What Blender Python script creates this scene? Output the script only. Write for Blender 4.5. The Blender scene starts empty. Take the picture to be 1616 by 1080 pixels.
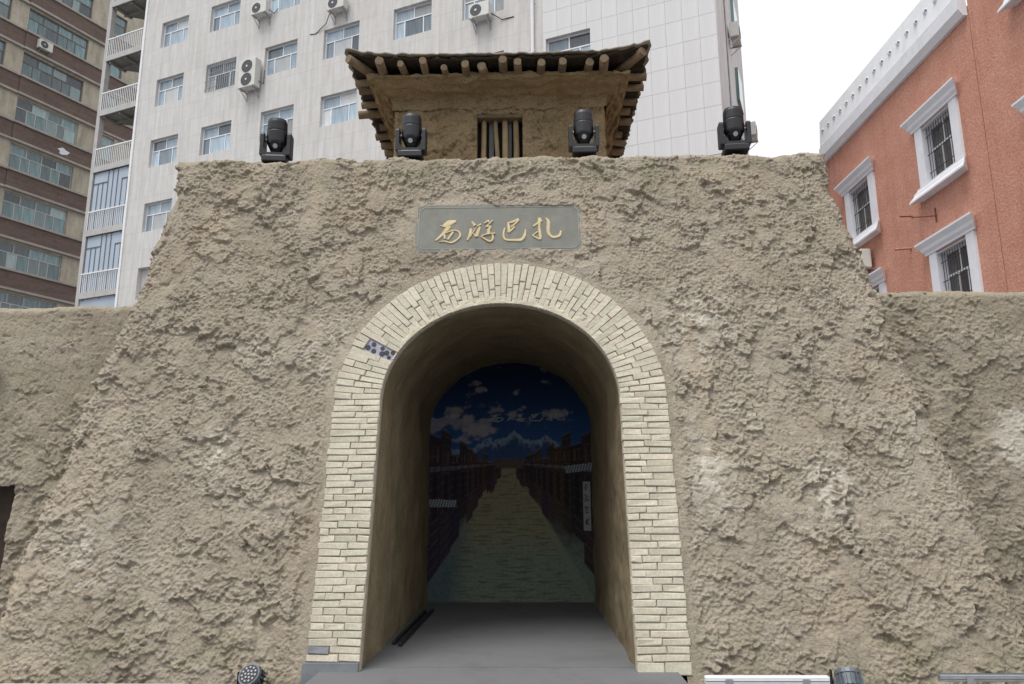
import bpy, math, random
import numpy as np
from mathutils import Matrix, Vector
R = math.radians
random.seed(7)
rng = np.random.default_rng(11)
scene = bpy.context.scene
COL = scene.collection

# ------------------------------------------------------------------ camera
CAM_H = 1.5
PITCH, YAW, ROLL = R(11.7), R(1.3), R(-0.25)
fw = Vector((-math.sin(YAW)*math.cos(PITCH), math.cos(YAW)*math.cos(PITCH), math.sin(PITCH)))
rt = Vector((math.cos(YAW), math.sin(YAW), 0.0))
up = rt.cross(fw)
rt2 = math.cos(ROLL)*rt + math.sin(ROLL)*up
up2 = -math.sin(ROLL)*rt + math.cos(ROLL)*up
cam_data = bpy.data.cameras.new('camera')
cam_data.sensor_fit = 'HORIZONTAL'
cam_data.sensor_width = 36.0
cam_data.lens = 1190/1616*36
cam_data.clip_start = 0.05
cam_data.clip_end = 5000
cam = bpy.data.objects.new('camera', cam_data)
cam.matrix_world = Matrix(((rt2.x, up2.x, -fw.x, 0), (rt2.y, up2.y, -fw.y, 0), (rt2.z, up2.z, -fw.z, CAM_H), (0, 0, 0, 1)))
COL.objects.link(cam)
scene.camera = cam

# ------------------------------------------------------------------ world: overcast sky
SUN_EL, SUN_AZ = R(66), R(218)
world = bpy.data.worlds.new('World')
scene.world = world
world.use_nodes = True
wn, wl = world.node_tree.nodes, world.node_tree.links
wn.clear()
sky = wn.new('ShaderNodeTexSky')
sky.sky_type = 'NISHITA'
sky.sun_disc = False
sky.sun_elevation = SUN_EL
sky.sun_rotation = SUN_AZ
sky.dust_density = 4.0
hs = wn.new('ShaderNodeHueSaturation')
hs.inputs['Saturation'].default_value = 0.25
mixc = wn.new('ShaderNodeMix'); mixc.data_type = 'RGBA'
mixc.inputs[0].default_value = 0.82
mixc.inputs[7].default_value = (11.2, 11.4, 11.7, 1)      # even cloud deck
bg = wn.new('ShaderNodeBackground')
bg.inputs['Strength'].default_value = 0.060
wo = wn.new('ShaderNodeOutputWorld')
wl.new(sky.outputs[0], hs.inputs['Color'])
wl.new(hs.outputs[0], mixc.inputs[6])
wl.new(mixc.outputs[2], bg.inputs['Color'])
wl.new(bg.outputs[0], wo.inputs['Surface'])

sun_data = bpy.data.lights.new('sun', 'SUN')
sun_data.energy = 1.5
sun_data.angle = R(32)
sun_data.color = (1.0, 0.97, 0.92)
sun = bpy.data.objects.new('sun', sun_data)
# sun_rotation: azimuth clockwise from +Y
sd = Vector((math.sin(SUN_AZ)*math.cos(SUN_EL), math.cos(SUN_AZ)*math.cos(SUN_EL), math.sin(SUN_EL)))
sun.rotation_euler = sd.to_track_quat('Z', 'Y').to_euler()
sun.location = sd*50
COL.objects.link(sun)

scene.view_settings.view_transform = 'Standard'
scene.view_settings.look = 'None'
scene.view_settings.exposure = 0.84
scene.view_settings.gamma = 1.0
scene.view_settings.use_curve_mapping = False
scene.render.engine = 'CYCLES'
scene.cycles.max_bounces = 8
scene.cycles.diffuse_bounces = 5

# ------------------------------------------------------------------ helpers
def tag(o, label=None, cat=None, group=None, kind=None):
    if label: o['label'] = label
    if cat: o['category'] = cat
    if group: o['group'] = group
    if kind: o['kind'] = kind
    return o

def empty(name, loc=(0, 0, 0), rz=0.0, parent=None):
    o = bpy.data.objects.new(name, None)
    o.empty_display_size = 0.2
    o.location = loc
    o.rotation_euler = (0, 0, rz)
    o.parent = parent
    COL.objects.link(o)
    return o

class MB:
    """collects shapes, builds one mesh object"""
    def __init__(s): s.v = []; s.f = []; s.m = []; s.cur = 0
    def add(s, vs, fs):
        o = len(s.v); s.v += [tuple(p) for p in vs]
        for f in fs: s.f.append(tuple(i+o for i in f)); s.m.append(s.cur)
        return s
    def box(s, x0, x1, y0, y1, z0, z1):
        return s.add([(x0,y0,z0),(x1,y0,z0),(x1,y1,z0),(x0,y1,z0),(x0,y0,z1),(x1,y0,z1),(x1,y1,z1),(x0,y1,z1)],
                     [(0,3,2,1),(4,5,6,7),(0,1,5,4),(1,2,6,5),(2,3,7,6),(3,0,4,7)])
    def tube(s, pts, r, n=8, cap=True, jit=0.0):
        pts = [Vector(p) for p in pts]
        rs = r if isinstance(r, (list, tuple)) else [r]*len(pts)
        rings = []; vs = []; fs = []
        prev = None
        for i, p in enumerate(pts):
            d = (pts[min(i+1, len(pts)-1)]-pts[max(i-1, 0)]).normalized()
            a = d.cross(Vector((0, 0, 1)))
            if a.length < 0.05: a = d.cross(Vector((1, 0, 0)))
            a.normalize()
            if prev is not None and a.dot(prev) < 0: a = -a
            prev = a
            b = d.cross(a)
            for k in range(n):
                t = 2*math.pi*k/n
                rr = rs[i]*(1+random.uniform(-jit, jit))
                vs.append(p+(a*math.cos(t)+b*math.sin(t))*rr)
        for i in range(len(pts)-1):
            for k in range(n):
                fs.append((i*n+k, i*n+(k+1) % n, (i+1)*n+(k+1) % n, (i+1)*n+k))
        if cap:
            fs.append(tuple(range(n-1, -1, -1))); fs.append(tuple((len(pts)-1)*n+k for k in range(n)))
        return s.add(vs, fs)
    def prism(s, poly, axis, a0, a1):
        """poly = list of 2D points; extruded along axis 'x','y','z'"""
        def P(p, a):
            return {'x': (a, p[0], p[1]), 'y': (p[0], a, p[1]), 'z': (p[0], p[1], a)}[axis]
        n = len(poly)
        vs = [P(p, a0) for p in poly]+[P(p, a1) for p in poly]
        fs = [tuple(range(n)), tuple(range(2*n-1, n-1, -1))]+[(i, n+i, n+(i+1) % n, (i+1) % n) for i in range(n)]
        return s.add(vs, fs)
    def build(s, name, mat, parent=None, smooth=False, loc=None, rot=None, fix=True):
        me = bpy.data.meshes.new(name)
        me.from_pydata(s.v, [], s.f)
        for mm in (mat if isinstance(mat, (list, tuple)) else [mat]): me.materials.append(mm)
        if isinstance(mat, (list, tuple)): me.polygons.foreach_set('material_index', s.m)
        if fix:
            import bmesh
            bm = bmesh.new(); bm.from_mesh(me); bmesh.ops.recalc_face_normals(bm, faces=bm.faces[:]); bm.to_mesh(me); bm.free()
        if smooth: me.polygons.foreach_set('use_smooth', [True]*len(me.polygons))
        me.update()
        o = bpy.data.objects.new(name, me)
        if loc is not None: o.location = loc
        if rot is not None: o.rotation_euler = rot
        o.parent = parent
        COL.objects.link(o)
        return o

def bevel(o, w=0.005, seg=1):
    m = o.modifiers.new('bevel', 'BEVEL'); m.width = w; m.segments = seg; m.limit_method = 'ANGLE'
    return o

def copy_tree(o, parent=None):
    c = o.copy(); COL.objects.link(c); c.parent = parent
    for ch in list(o.children): copy_tree(ch, c)
    return c

# ------------------------------------------------------------------ numpy noise
def _hash(ix, iy, seed):
    h = (ix.astype(np.int64)*374761393+iy.astype(np.int64)*668265263+seed*1442695041) & 0x7fffffff
    h = ((h ^ (h >> 13))*1274126177) & 0x7fffffff
    return ((h ^ (h >> 16)) & 0xffff)/65535.0
def gnoise(x, y, seed=0):
    ix = np.floor(x); iy = np.floor(y); fx = x-ix; fy = y-iy
    def g(a, b):
        t = _hash(ix+a, iy+b, seed)*2*np.pi
        return np.cos(t)*(fx-a)+np.sin(t)*(fy-b)
    u = fx*fx*fx*(fx*(fx*6-15)+10); v = fy*fy*fy*(fy*(fy*6-15)+10)
    n0 = g(0, 0)*(1-u)+g(1, 0)*u; n1 = g(0, 1)*(1-u)+g(1, 1)*u
    return (n0*(1-v)+n1*v)*1.5
def fbm(x, y, seed=0, octs=4, gain=0.5):
    s = 0; a = 1; f = 1
    for o in range(octs):
        s = s+a*gnoise(x*f, y*f, seed+o*17); a *= gain; f *= 2.03
    return s
def sstep(a, b, x):
    t = np.clip((x-a)/(b-a), 0, 1); return t*t*(3-2*t)

class Field:
    """thrown-mud relief on a flat raster (x right, z up), metres"""
    def __init__(s, x0, x1, z0, z1, res, seed, density=130, amp=1.0, calm=None, rmin=.035, rmax=.15):
        g = np.random.default_rng(seed)
        s.x0, s.z0, s.res = x0, z0, res
        nx = int((x1-x0)/res)+2; nz = int((z1-z0)/res)+2
        X, Z = np.meshgrid(x0+np.arange(nx)*res, z0+np.arange(nz)*res)
        H = 0.018*fbm(X*1.1, Z*1.1, seed, 3)+0.005*fbm(X*4, Z*4, seed+5, 3)
        W1 = fbm(X*9, Z*9, seed+31, 4, .6); W2 = fbm(X*9, Z*9, seed+57, 4, .6)
        W3 = fbm(X*30, Z*30, seed+77, 2)
        n = int((x1-x0)*(z1-z0)*density)
        cx = g.uniform(x0, x1, n); cz = g.uniform(z0, z1, n)
        rr = rmin*(rmax/rmin)**(g.uniform(0, 1, n)**1.35)
        flow = fbm(cx*.7, cz*.7, seed+91, 2)*3.2
        th = -np.pi/2+flow+g.normal(0, .55, n)
        asp = g.uniform(1.0, 3.0, n)
        reg = .55+.65*sstep(-.35, .35, fbm(cx*1.3, cz*1.3, seed+95, 3))
        aa = g.uniform(.5, 1.0, n)
        order = np.argsort(-rr+g.uniform(-.04, .04, n))
        for k in order:
            r = rr[k]; ext = r*asp[k]*1.45+.02
            i0 = max(0, int((cx[k]-ext-x0)/res)); i1 = min(nx, int((cx[k]+ext-x0)/res)+2)
            j0 = max(0, int((cz[k]-ext-z0)/res)); j1 = min(nz, int((cz[k]+ext-z0)/res)+2)
            if i1-i0 < 3 or j1-j0 < 3: continue
            sl = (slice(j0, j1), slice(i0, i1))
            wa = .38*r
            dx = X[sl]-cx[k]+W1[sl]*wa+W3[sl]*.008; dz = Z[sl]-cz[k]+W2[sl]*wa
            c, sn = math.cos(th[k]), math.sin(th[k])
            p = (dx*c+dz*sn)/(r*asp[k]); q = (-dx*sn+dz*c)/r
            d = np.sqrt(p*p+q*q)
            m = sstep(1.0, 1.0-min(.45, .009/r), d)
            A = aa[k]*amp*reg[k]*(.011+.19*min(r, .07))
            prof = .04+.96*sstep(-1.0, .85, p)
            prof = prof*(1-.25*q*q)+.45*np.exp(-((d-.8)/.17)**2)*sstep(-.1, .7, p)
            base = H[min(nz-1, int((cz[k]-z0)/res)), min(nx-1, int((cx[k]-x0)/res))]*.55
            h = base+A*prof
            Hs = H[sl]
            H[sl] = np.where(h > Hs, Hs+(h-Hs)*m, Hs)
        pits = sstep(.34, .6, gnoise(X*17, Z*17, seed+61))*sstep(-.1, .3, gnoise(X*2.3, Z*2.3, seed+62))
        H = H-.006*amp*pits
        rough = .0055*fbm(X*28, Z*28, seed+3, 3)+.003*(np.abs(gnoise(X*55, Z*55, seed+8))-.3)
        H = H+rough*amp
        # sharpen the flake edges
        w = max(2, int(.028/res)); B = H
        for ax in (0, 1):
            for _ in range(2):
                P = np.pad(B, [(w+1, w) if a == ax else (0, 0) for a in (0, 1)], mode='edge').cumsum(ax)
                B = (P[2*w+1:] - P[:-2*w-1])/(2*w+1) if ax == 0 else (P[:, 2*w+1:]-P[:, :-2*w-1])/(2*w+1)
        D = H-B
        kk = .8*sstep(.08, .38, fbm(X*2.6, Z*2.6, seed+97, 4))        # wiped smooth here and there
        H = np.clip(B+D*(1.65-1.35*kk), -.08, .11)
        H = H-H.mean()
        if calm is not None:
            k = calm(X, Z, seed)
            smooth = .014*fbm(X*1.5, Z*1.5, seed+12, 3)+.007*fbm(X*26, Z*5, seed+13, 3)-.02*pits
            H = H*(1-k)+smooth*k
        s.H = H; s.nx = nx; s.nz = nz
    def __call__(s, x, z):
        fx = np.clip((x-s.x0)/s.res, 0, s.nx-1.001); fz = np.clip((z-s.z0)/s.res, 0, s.nz-1.001)
        ix = fx.astype(int); iz = fz.astype(int); a = fx-ix; b = fz-iz
        H = s.H
        return (H[iz, ix]*(1-a)+H[iz, ix+1]*a)*(1-b)+(H[iz+1, ix]*(1-a)+H[iz+1, ix+1]*a)*b

def np_mesh(name, V, F, mat, parent=None, smooth=True, attrs=None):
    """V (n,3), F (m,4) arrays"""
    me = bpy.data.meshes.new(name)
    me.vertices.add(len(V)); me.vertices.foreach_set('co', np.ascontiguousarray(V, dtype=np.float32).ravel())
    me.loops.add(F.size); me.loops.foreach_set('vertex_index', np.ascontiguousarray(F, dtype=np.int32).ravel())
    me.polygons.add(len(F)); me.polygons.foreach_set('loop_start', np.arange(0, F.size, F.shape[1], dtype=np.int32))
    me.polygons.foreach_set('loop_total', np.full(len(F), F.shape[1], dtype=np.int32))
    me.update(calc_edges=True)
    if smooth: me.polygons.foreach_set('use_smooth', np.ones(len(F), dtype=bool))
    for nm, a in (attrs or {}).items():
        if a.ndim == 1:
            at = me.attributes.new(nm, 'FLOAT', 'POINT'); at.data.foreach_set('value', a.astype(np.float32))
        else:
            at = me.color_attributes.new(nm, 'FLOAT_COLOR', 'POINT'); at.data.foreach_set('color', a.astype(np.float32).ravel())
    me.materials.append(mat)
    me.validate()
    o = bpy.data.objects.new(name, me); o.parent = parent; COL.objects.link(o)
    return o
def grid_faces(nz, nx, off=0, flip=False):
    i = np.arange(nz*nx).reshape(nz, nx)+off
    a, b, c, d = i[:-1, :-1], i[:-1, 1:], i[1:, 1:], i[1:, :-1]
    F = np.stack([a, b, c, d] if not flip else [d, c, b, a], -1).reshape(-1, 4)
    return F

# ------------------------------------------------------------------ materials
def mat(name, col, rough=0.8, var=0.0, vscale=4.0, bump=0.0, bscale=40.0, metallic=0.0, spec=0.3, col2=None, obj_rand=0.0, stretch=None, detail=6, bdist=0.01, fine=0.0, fscale=60):
    m = bpy.data.materials.new(name); m.use_nodes = True
    nt = m.node_tree; N, L = nt.nodes, nt.links
    b = N['Principled BSDF']
    b.inputs['Roughness'].default_value = rough
    b.inputs['Metallic'].default_value = metallic
    b.inputs['Specular IOR Level'].default_value = spec
    tc = N.new('ShaderNodeTexCoord')
    vec = tc.outputs['Object']
    if stretch:
        mp = N.new('ShaderNodeMapping'); mp.inputs['Scale'].default_value = stretch
        L.new(vec, mp.inputs['Vector']); vec = mp.outputs[0]
    c1 = tuple(col)+(1,)
    if var > 0 or col2:
        nz = N.new('ShaderNodeTexNoise'); nz.inputs['Scale'].default_value = vscale; nz.inputs['Detail'].default_value = detail
        nz.inputs['Roughness'].default_value = .65
        L.new(vec, nz.inputs['Vector'])
        rp = N.new('ShaderNodeValToRGB')
        rp.color_ramp.elements[0].position = .32; rp.color_ramp.elements[1].position = .68
        c2 = tuple(col2)+(1,) if col2 else tuple(min(1, x*(1+var)) for x in col)+(1,)
        if not col2: c1 = tuple(x*(1-var) for x in col)+(1,)
        rp.color_ramp.elements[0].color = c1; rp.color_ramp.elements[1].color = c2
        L.new(nz.outputs['Fac'], rp.inputs['Fac'])
        out = rp.outputs['Color']
        if fine > 0:
            nf = N.new('ShaderNodeTexNoise'); nf.inputs['Scale'].default_value = fscale; nf.inputs['Detail'].default_value = 4
            L.new(tc.outputs['Object'], nf.inputs['Vector'])
            mr = N.new('ShaderNodeMapRange'); mr.inputs['From Min'].default_value = .3; mr.inputs['From Max'].default_value = .7
            mr.inputs['To Min'].default_value = 1-fine; mr.inputs['To Max'].default_value = 1+fine
            L.new(nf.outputs['Fac'], mr.inputs['Value'])
            mx = N.new('ShaderNodeMix'); mx.data_type = 'RGBA'; mx.blend_type = 'MULTIPLY'; mx.inputs[0].default_value = 1
            L.new(out, mx.inputs[6]); L.new(mr.outputs[0], mx.inputs[7]); out = mx.outputs[2]
        if obj_rand > 0:
            oi = N.new('ShaderNodeObjectInfo')
            mr = N.new('ShaderNodeMapRange'); mr.inputs['To Min'].default_value = 1-obj_rand; mr.inputs['To Max'].default_value = 1+obj_rand
            L.new(oi.outputs['Random'], mr.inputs['Value'])
            mx = N.new('ShaderNodeMix'); mx.data_type = 'RGBA'; mx.blend_type = 'MULTIPLY'; mx.inputs[0].default_value = 1
            L.new(out, mx.inputs[6]); L.new(mr.outputs[0], mx.inputs[7]); out = mx.outputs[2]
        L.new(out, b.inputs['Base Color'])
    else:
        b.inputs['Base Color'].default_value = c1
    if bump > 0:
        nb = N.new('ShaderNodeTexNoise'); nb.inputs['Scale'].default_value = bscale; nb.inputs['Detail'].default_value = 8; nb.inputs['Roughness'].default_value = .65
        L.new(vec, nb.inputs['Vector'])
        bp = N.new('ShaderNodeBump'); bp.inputs['Strength'].default_value = bump; bp.inputs['Distance'].default_value = bdist
        L.new(nb.outputs['Fac'], bp.inputs['Height']); L.new(bp.outputs[0], b.inputs['Normal'])
    return m

def mud_mat(name, dark, light, pale, moss=(.2, .2, .12)):
    """dried mud: tone patches, straw flecks; attributes pale / moss give stains with their own shape"""
    m = mat(name, dark, .95, col2=light, vscale=1.7, bump=.9, bscale=42, spec=.1, detail=9, bdist=.022, fine=.16, fscale=38)
    nt = m.node_tree; N, L = nt.nodes, nt.links
    b = N['Principled BSDF']
    src = b.inputs['Base Color'].links[0].from_socket
    tc = N.new('ShaderNodeTexCoord')
    def speck(scale, stretch, lo, hi, colr, amt):
        nonlocal src
        mp = N.new('ShaderNodeMapping'); mp.inputs['Scale'].default_value = stretch; mp.inputs['Rotation'].default_value = (0, .6, 0)
        L.new(tc.outputs['Object'], mp.inputs['Vector'])
        nz = N.new('ShaderNodeTexNoise'); nz.inputs['Scale'].default_value = scale; nz.inputs['Detail'].default_value = 3; nz.inputs['Distortion'].default_value = 1.2
        L.new(mp.outputs[0], nz.inputs['Vector'])
        mr = N.new('ShaderNodeMapRange'); mr.inputs['From Min'].default_value = lo; mr.inputs['From Max'].default_value = hi; mr.inputs['To Max'].default_value = amt
        L.new(nz.outputs['Fac'], mr.inputs['Value'])
        mx = N.new('ShaderNodeMix'); mx.data_type = 'RGBA'
        L.new(mr.outputs[0], mx.inputs[0]); L.new(src, mx.inputs[6]); mx.inputs[7].default_value = tuple(colr)+(1,)
        src = mx.outputs[2]
    speck(16, (1, 1, 1.6), .58, .70, [x*.50 for x in dark], .8)      # dark specks painted in for the shade inside small pits
    speck(26, (.7, 1, 2.6), .64, .74, [min(1, x*1.28) for x in light], .7)  # straw
    speck(1.1, (1, 1, .8), .52, .72, [light[0]*1.0, light[1]*.93, light[2]*.84], .6)   # warmer clay batches
    speck(.9, (1.6, 1, .5), .55, .75, [x*.80 for x in dark], .5)      # rain streaking
    for nm, c in (('pale', pale), ('moss', moss)):
        at = N.new('ShaderNodeAttribute'); at.attribute_name = nm
        mx = N.new('ShaderNodeMix'); mx.data_type = 'RGBA'
        L.new(at.outputs['Fac'], mx.inputs[0]); L.new(src, mx.inputs[6]); mx.inputs[7].default_value = tuple(c)+(1,)
        src = mx.outputs[2]
    L.new(src, b.inputs['Base Color'])
    return m

M = {}
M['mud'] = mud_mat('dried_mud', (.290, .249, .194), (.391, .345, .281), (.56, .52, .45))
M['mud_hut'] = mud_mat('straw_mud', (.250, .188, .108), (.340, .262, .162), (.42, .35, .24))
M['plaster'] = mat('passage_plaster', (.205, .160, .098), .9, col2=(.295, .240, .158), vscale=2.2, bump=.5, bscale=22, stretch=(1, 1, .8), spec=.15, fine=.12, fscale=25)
M['mortar'] = mat('joint_mortar', (.39, .345, .27), .95, var=.2, vscale=12, bump=.5, bscale=60)
M['smear'] = mat('cream_cement', (.50, .455, .36), .9, var=.16, vscale=6, bump=.6, bscale=50, fine=.08)
BR = [(0.505, 0.465, 0.374), (0.495, 0.461, 0.369), (0.516, 0.472, 0.383), (0.487, 0.447, 0.361), (0.487, 0.465, 0.374), (0.528, 0.486, 0.398), (0.505, 0.458, 0.377)]
M['bricks'] = [mat('cream_brick_%s' % 'abcdefg'[i], c, .9, var=.13, vscale=7, bump=.6, bscale=38, fine=.09, fscale=30, obj_rand=.07) for i, c in enumerate(BR)]
M['brick_grey'] = mat('grey_brick', (.20, .20, .225), .9, var=.2, vscale=10, bump=.4)
M['stone'] = mat('grey_stone', (.145, .155, .17), .8, var=.2, vscale=6, bump=.3, bscale=40)
M['paving'] = mat('passage_paving', (.150, .154, .160), .8, var=.16, vscale=1.6, stretch=(1, 1, 1), bump=.15, bscale=30, fine=.1)
M['ground'] = mat('street_paving', (.16, .16, .16), .9, var=.2, vscale=3, bump=.3)
M['plaque'] = mat('grey_green_slate', (.135, .145, .128), .6, col2=(.185, .18, .158), vscale=5, bump=.12, bscale=30, spec=.4)
M['plaque_line'] = mat('slate_line', (.24, .255, .235), .6, var=.1)
M['gold'] = mat('faded_gold', (.44, .34, .18), .6, col2=(.56, .47, .30), vscale=14, metallic=.15, spec=.4, bump=.15)
M['wood'] = mat('weathered_wood', (.13, .09, .055), .85, col2=(.23, .17, .11), vscale=9, stretch=(1, 1, 1), bump=.5, bscale=30, obj_rand=.25)
M['wood_end'] = mat('sawn_wood_end', (.19, .14, .09), .9, var=.2, vscale=20, bump=.3)
M['pole'] = mat('peeled_pole', (.30, .225, .13), .8, var=.2, vscale=7, bump=.2, obj_rand=.15)
M['brush'] = mat('dark_brushwood', (.045, .035, .026), .95, var=.4, vscale=30, stretch=(6, 1, 6), bump=.9, bscale=30)
M['felt'] = mat('grey_roof_felt', (.22, .19, .15), .9, var=.45, vscale=5, bump=.5)
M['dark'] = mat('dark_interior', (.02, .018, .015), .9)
M['mesh'] = mat('grey_mesh', (.16, .165, .17), .7, var=.3, vscale=60)
M['black'] = mat('black_plastic', (.010, .011, .015), .45, var=.3, vscale=8, spec=.5)
M['black2'] = mat('black_glossy', (.010, .010, .012), .28, spec=.5)
M['lamp_disc'] = mat('lamp_disc', (.45, .46, .47), .35, spec=.5)
M['steel'] = mat('galvanised_steel', (.42, .43, .45), .4, metallic=.7, var=.12, vscale=12)
M['white_metal'] = mat('white_painted_metal', (.72, .73, .75), .45, var=.06, vscale=6)
M['fin'] = mat('grey_cast_metal', (.13, .15, .17), .45, var=.2, vscale=10, metallic=.3)
M['led'] = mat('led_lens', (.36, .38, .42), .2, spec=.6)
M['cable'] = mat('black_cable', (.02, .02, .022), .6)
M['white_wall'] = mat('pale_render', (.50, .487, .478), .85, col2=(.625, .612, .605), vscale=2.4, stretch=(2.2, 1, .22), bump=.12, bscale=10, spec=.25, fine=.03, fscale=3)
def wall_joints(m, bw, bh):
    N, L = m.node_tree.nodes, m.node_tree.links; b = N['Principled BSDF']
    src = b.inputs['Base Color'].links[0].from_socket
    tc = N.new('ShaderNodeTexCoord'); sx = N.new('ShaderNodeSeparateXYZ'); cx = N.new('ShaderNodeCombineXYZ')
    L.new(tc.outputs['Object'], sx.inputs[0]); L.new(sx.outputs[0], cx.inputs[0]); L.new(sx.outputs[2], cx.inputs[1])
    br = N.new('ShaderNodeTexBrick'); br.offset = 0.0
    br.inputs['Scale'].default_value = 1.0; br.inputs['Brick Width'].default_value = bw; br.inputs['Row Height'].default_value = bh; br.inputs['Mortar Size'].default_value = .006
    br.inputs['Color1'].default_value = (1, 1, 1, 1); br.inputs['Color2'].default_value = (.955, .955, .95, 1); br.inputs['Mortar'].default_value = (.72, .72, .72, 1)
    L.new(cx.outputs[0], br.inputs['Vector'])
    mx = N.new('ShaderNodeMix'); mx.data_type = 'RGBA'; mx.blend_type = 'MULTIPLY'; mx.inputs[0].default_value = 1
    L.new(src, mx.inputs[6]); L.new(br.outputs['Color'], mx.inputs[7]); L.new(mx.outputs[2], b.inputs['Base Color'])
wall_joints(M['white_wall'], .57, .86)
M['panel'] = mat('pale_wall_panel', (.585, .585, .595), .75, col2=(.64, .64, .65), vscale=3, stretch=(3, 1, .2), obj_rand=.02, spec=.3)
M['reveal'] = mat('window_reveal', (.42, .41, .41), .9, var=.1)
M['frame_w'] = mat('white_window_frame', (.70, .72, .76), .4, var=.04)
M['frame_b'] = mat('mauve_window_frame', (.17, .135, .15), .5, var=.1)
M['frame_g'] = mat('grey_window_frame', (.45, .44, .45), .5, var=.1)
def glass(name, c, c2, rough=.08, metal=.0, vs=1.2):
    return mat(name, c, rough, col2=c2, vscale=vs, spec=.8, metallic=metal, obj_rand=.5, stretch=(5, 1, .3), detail=2)
M['glass_w'] = glass('sky_reflection_curtain_glass', (.18, .245, .31), (.36, .45, .52))  # blue sky reflection put into the base colour, along with curtains behind
M['glass_b'] = glass('teal_glass', (.05, .10, .11), (.17, .27, .28))
M['glass_o'] = glass('dark_glass', (.03, .035, .04), (.12, .125, .13), vs=2)
M['brown'] = mat('brown_tile_band', (.152, .108, .091), .8, var=.18, vscale=1.6, bump=.3, bscale=20, stretch=(.4, 1, 4), fine=.1, fscale=8)
M['beige'] = mat('stained_beige_render', (.42, .378, .305), .85, var=.2, vscale=1.3, stretch=(1.5, 1, .5), bump=.2, bscale=12, fine=.08, fscale=6)
M['ledge'] = mat('grey_ledge', (.36, .325, .300), .85, var=.15, vscale=2, bump=.2)
M['concrete'] = mat('balcony_concrete', (.42, .415, .41), .85, var=.12, vscale=2, bump=.2)
M['soffit'] = mat('bare_concrete', (.25, .24, .22), .9, var=.2, vscale=2, bump=.2)
M['blue_panel'] = mat('blue_grey_sheet', (.36, .42, .50), .5, var=.06, vscale=1.5, stretch=(1, 1, .3), obj_rand=.04)
M['blue_rib'] = mat('dark_rib', (.13, .15, .18), .6)
M['orange'] = mat('orange_stucco', (.475, .222, .160), .9, col2=(.565, .295, .222), vscale=1.2, bump=1.0, bscale=16, bdist=.03, detail=9, fine=.16, fscale=14)
M['trim'] = mat('white_trim', (.72, .73, .78), .6, var=.05, vscale=3)
M['trim2'] = mat('parapet_white', (.78, .80, .83), .7, var=.05, vscale=2)
M['iron'] = mat('rusty_iron', (.07, .055, .05), .7, var=.3, vscale=20)
M['rust'] = mat('rust_stained_iron', (.22, .09, .06), .8, var=.3, vscale=20)
M['ac'] = mat('ac_casing', (.58, .58, .55), .5, var=.06, vscale=5, obj_rand=.06)
M['acdark'] = mat('ac_grille', (.07, .075, .085), .6, var=.2, vscale=30)
M['yellow'] = mat('yellow_board', (.60, .48, .05), .5, var=.1)
M['shade_panel'] = mat('brown_boards', (.075, .055, .045), .8, var=.3, vscale=5, bump=.3)

def streaks(m, scale, stretch, lo, hi, mult, amt):
    """weather staining: runs and blotches of another tone"""
    N, L = m.node_tree.nodes, m.node_tree.links; b = N['Principled BSDF']
    src = b.inputs['Base Color'].links[0].from_socket
    tc = N.new('ShaderNodeTexCoord'); mp = N.new('ShaderNodeMapping'); mp.inputs['Scale'].default_value = stretch
    L.new(tc.outputs['Object'], mp.inputs['Vector'])
    nz = N.new('ShaderNodeTexNoise'); nz.inputs['Scale'].default_value = scale; nz.inputs['Detail'].default_value = 6; nz.inputs['Roughness'].default_value = .7
    L.new(mp.outputs[0], nz.inputs['Vector'])
    mr = N.new('ShaderNodeMapRange'); mr.inputs['From Min'].default_value = lo; mr.inputs['From Max'].default_value = hi; mr.inputs['To Max'].default_value = amt
    L.new(nz.outputs['Fac'], mr.inputs['Value'])
    mx = N.new('ShaderNodeMix'); mx.data_type = 'RGBA'; mx.blend_type = 'MULTIPLY'
    L.new(mr.outputs[0], mx.inputs[0]); L.new(src, mx.inputs[6]); mx.inputs[7].default_value = tuple(mult)+(1,)
    L.new(mx.outputs[2], b.inputs['Base Color'])
streaks(M['orange'], 1.0, (2.2, 1, .25), .52, .75, (.72, .68, .66), .8)
streaks(M['orange'], 2.6, (1, 1, 1), .58, .72, (.80, .80, .82), .6)
streaks(M['beige'], 1.4, (2.5, 1, .35), .5, .72, (.62, .60, .56), .8)
streaks(M['brown'], 1.2, (1.6, 1, 1.2), .52, .7, (.70, .68, .66), .7)
streaks(M['white_wall'], 1.0, (3.0, 1, .16), .52, .78, (.84, .83, .82), .5)
streaks(M['panel'], .9, (2.0, 1, .2), .54, .78, (.88, .88, .88), .7)
streaks(M['trim'], 2.2, (2.5, 1, .6), .54, .74, (.78, .77, .76), .6)
streaks(M['trim2'], 1.2, (2.5, 1, .5), .54, .74, (.82, .82, .80), .6)
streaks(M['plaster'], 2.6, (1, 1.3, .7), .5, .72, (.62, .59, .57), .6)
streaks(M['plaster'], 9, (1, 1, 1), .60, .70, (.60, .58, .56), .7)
streaks(M['paving'], 1.6, (1, 1, 1), .5, .7, (.66, .66, .66), .7)
streaks(M['plaque'], 3, (1.2, 1, .8), .5, .7, (.80, .78, .70), .8)
for b_ in M['bricks']: streaks(b_, 5, (1, 1, 1), .56, .72, (.70, .66, .60), .75)
M['glass_list'] = [M['glass_w'], M['glass_w'], M['glass_w'], glass('curtained_glass', (.36, .38, .40), (.50, .52, .53)), glass('dark_pane', (.07, .09, .11), (.16, .20, .24))]
M['glass_blist'] = [M['glass_b'], M['glass_b'], M['glass_b'], glass('curtained_teal_glass', (.16, .24, .24), (.28, .36, .36)), glass('dark_teal_pane', (.025, .04, .045), (.08, .11, .12))]

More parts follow.
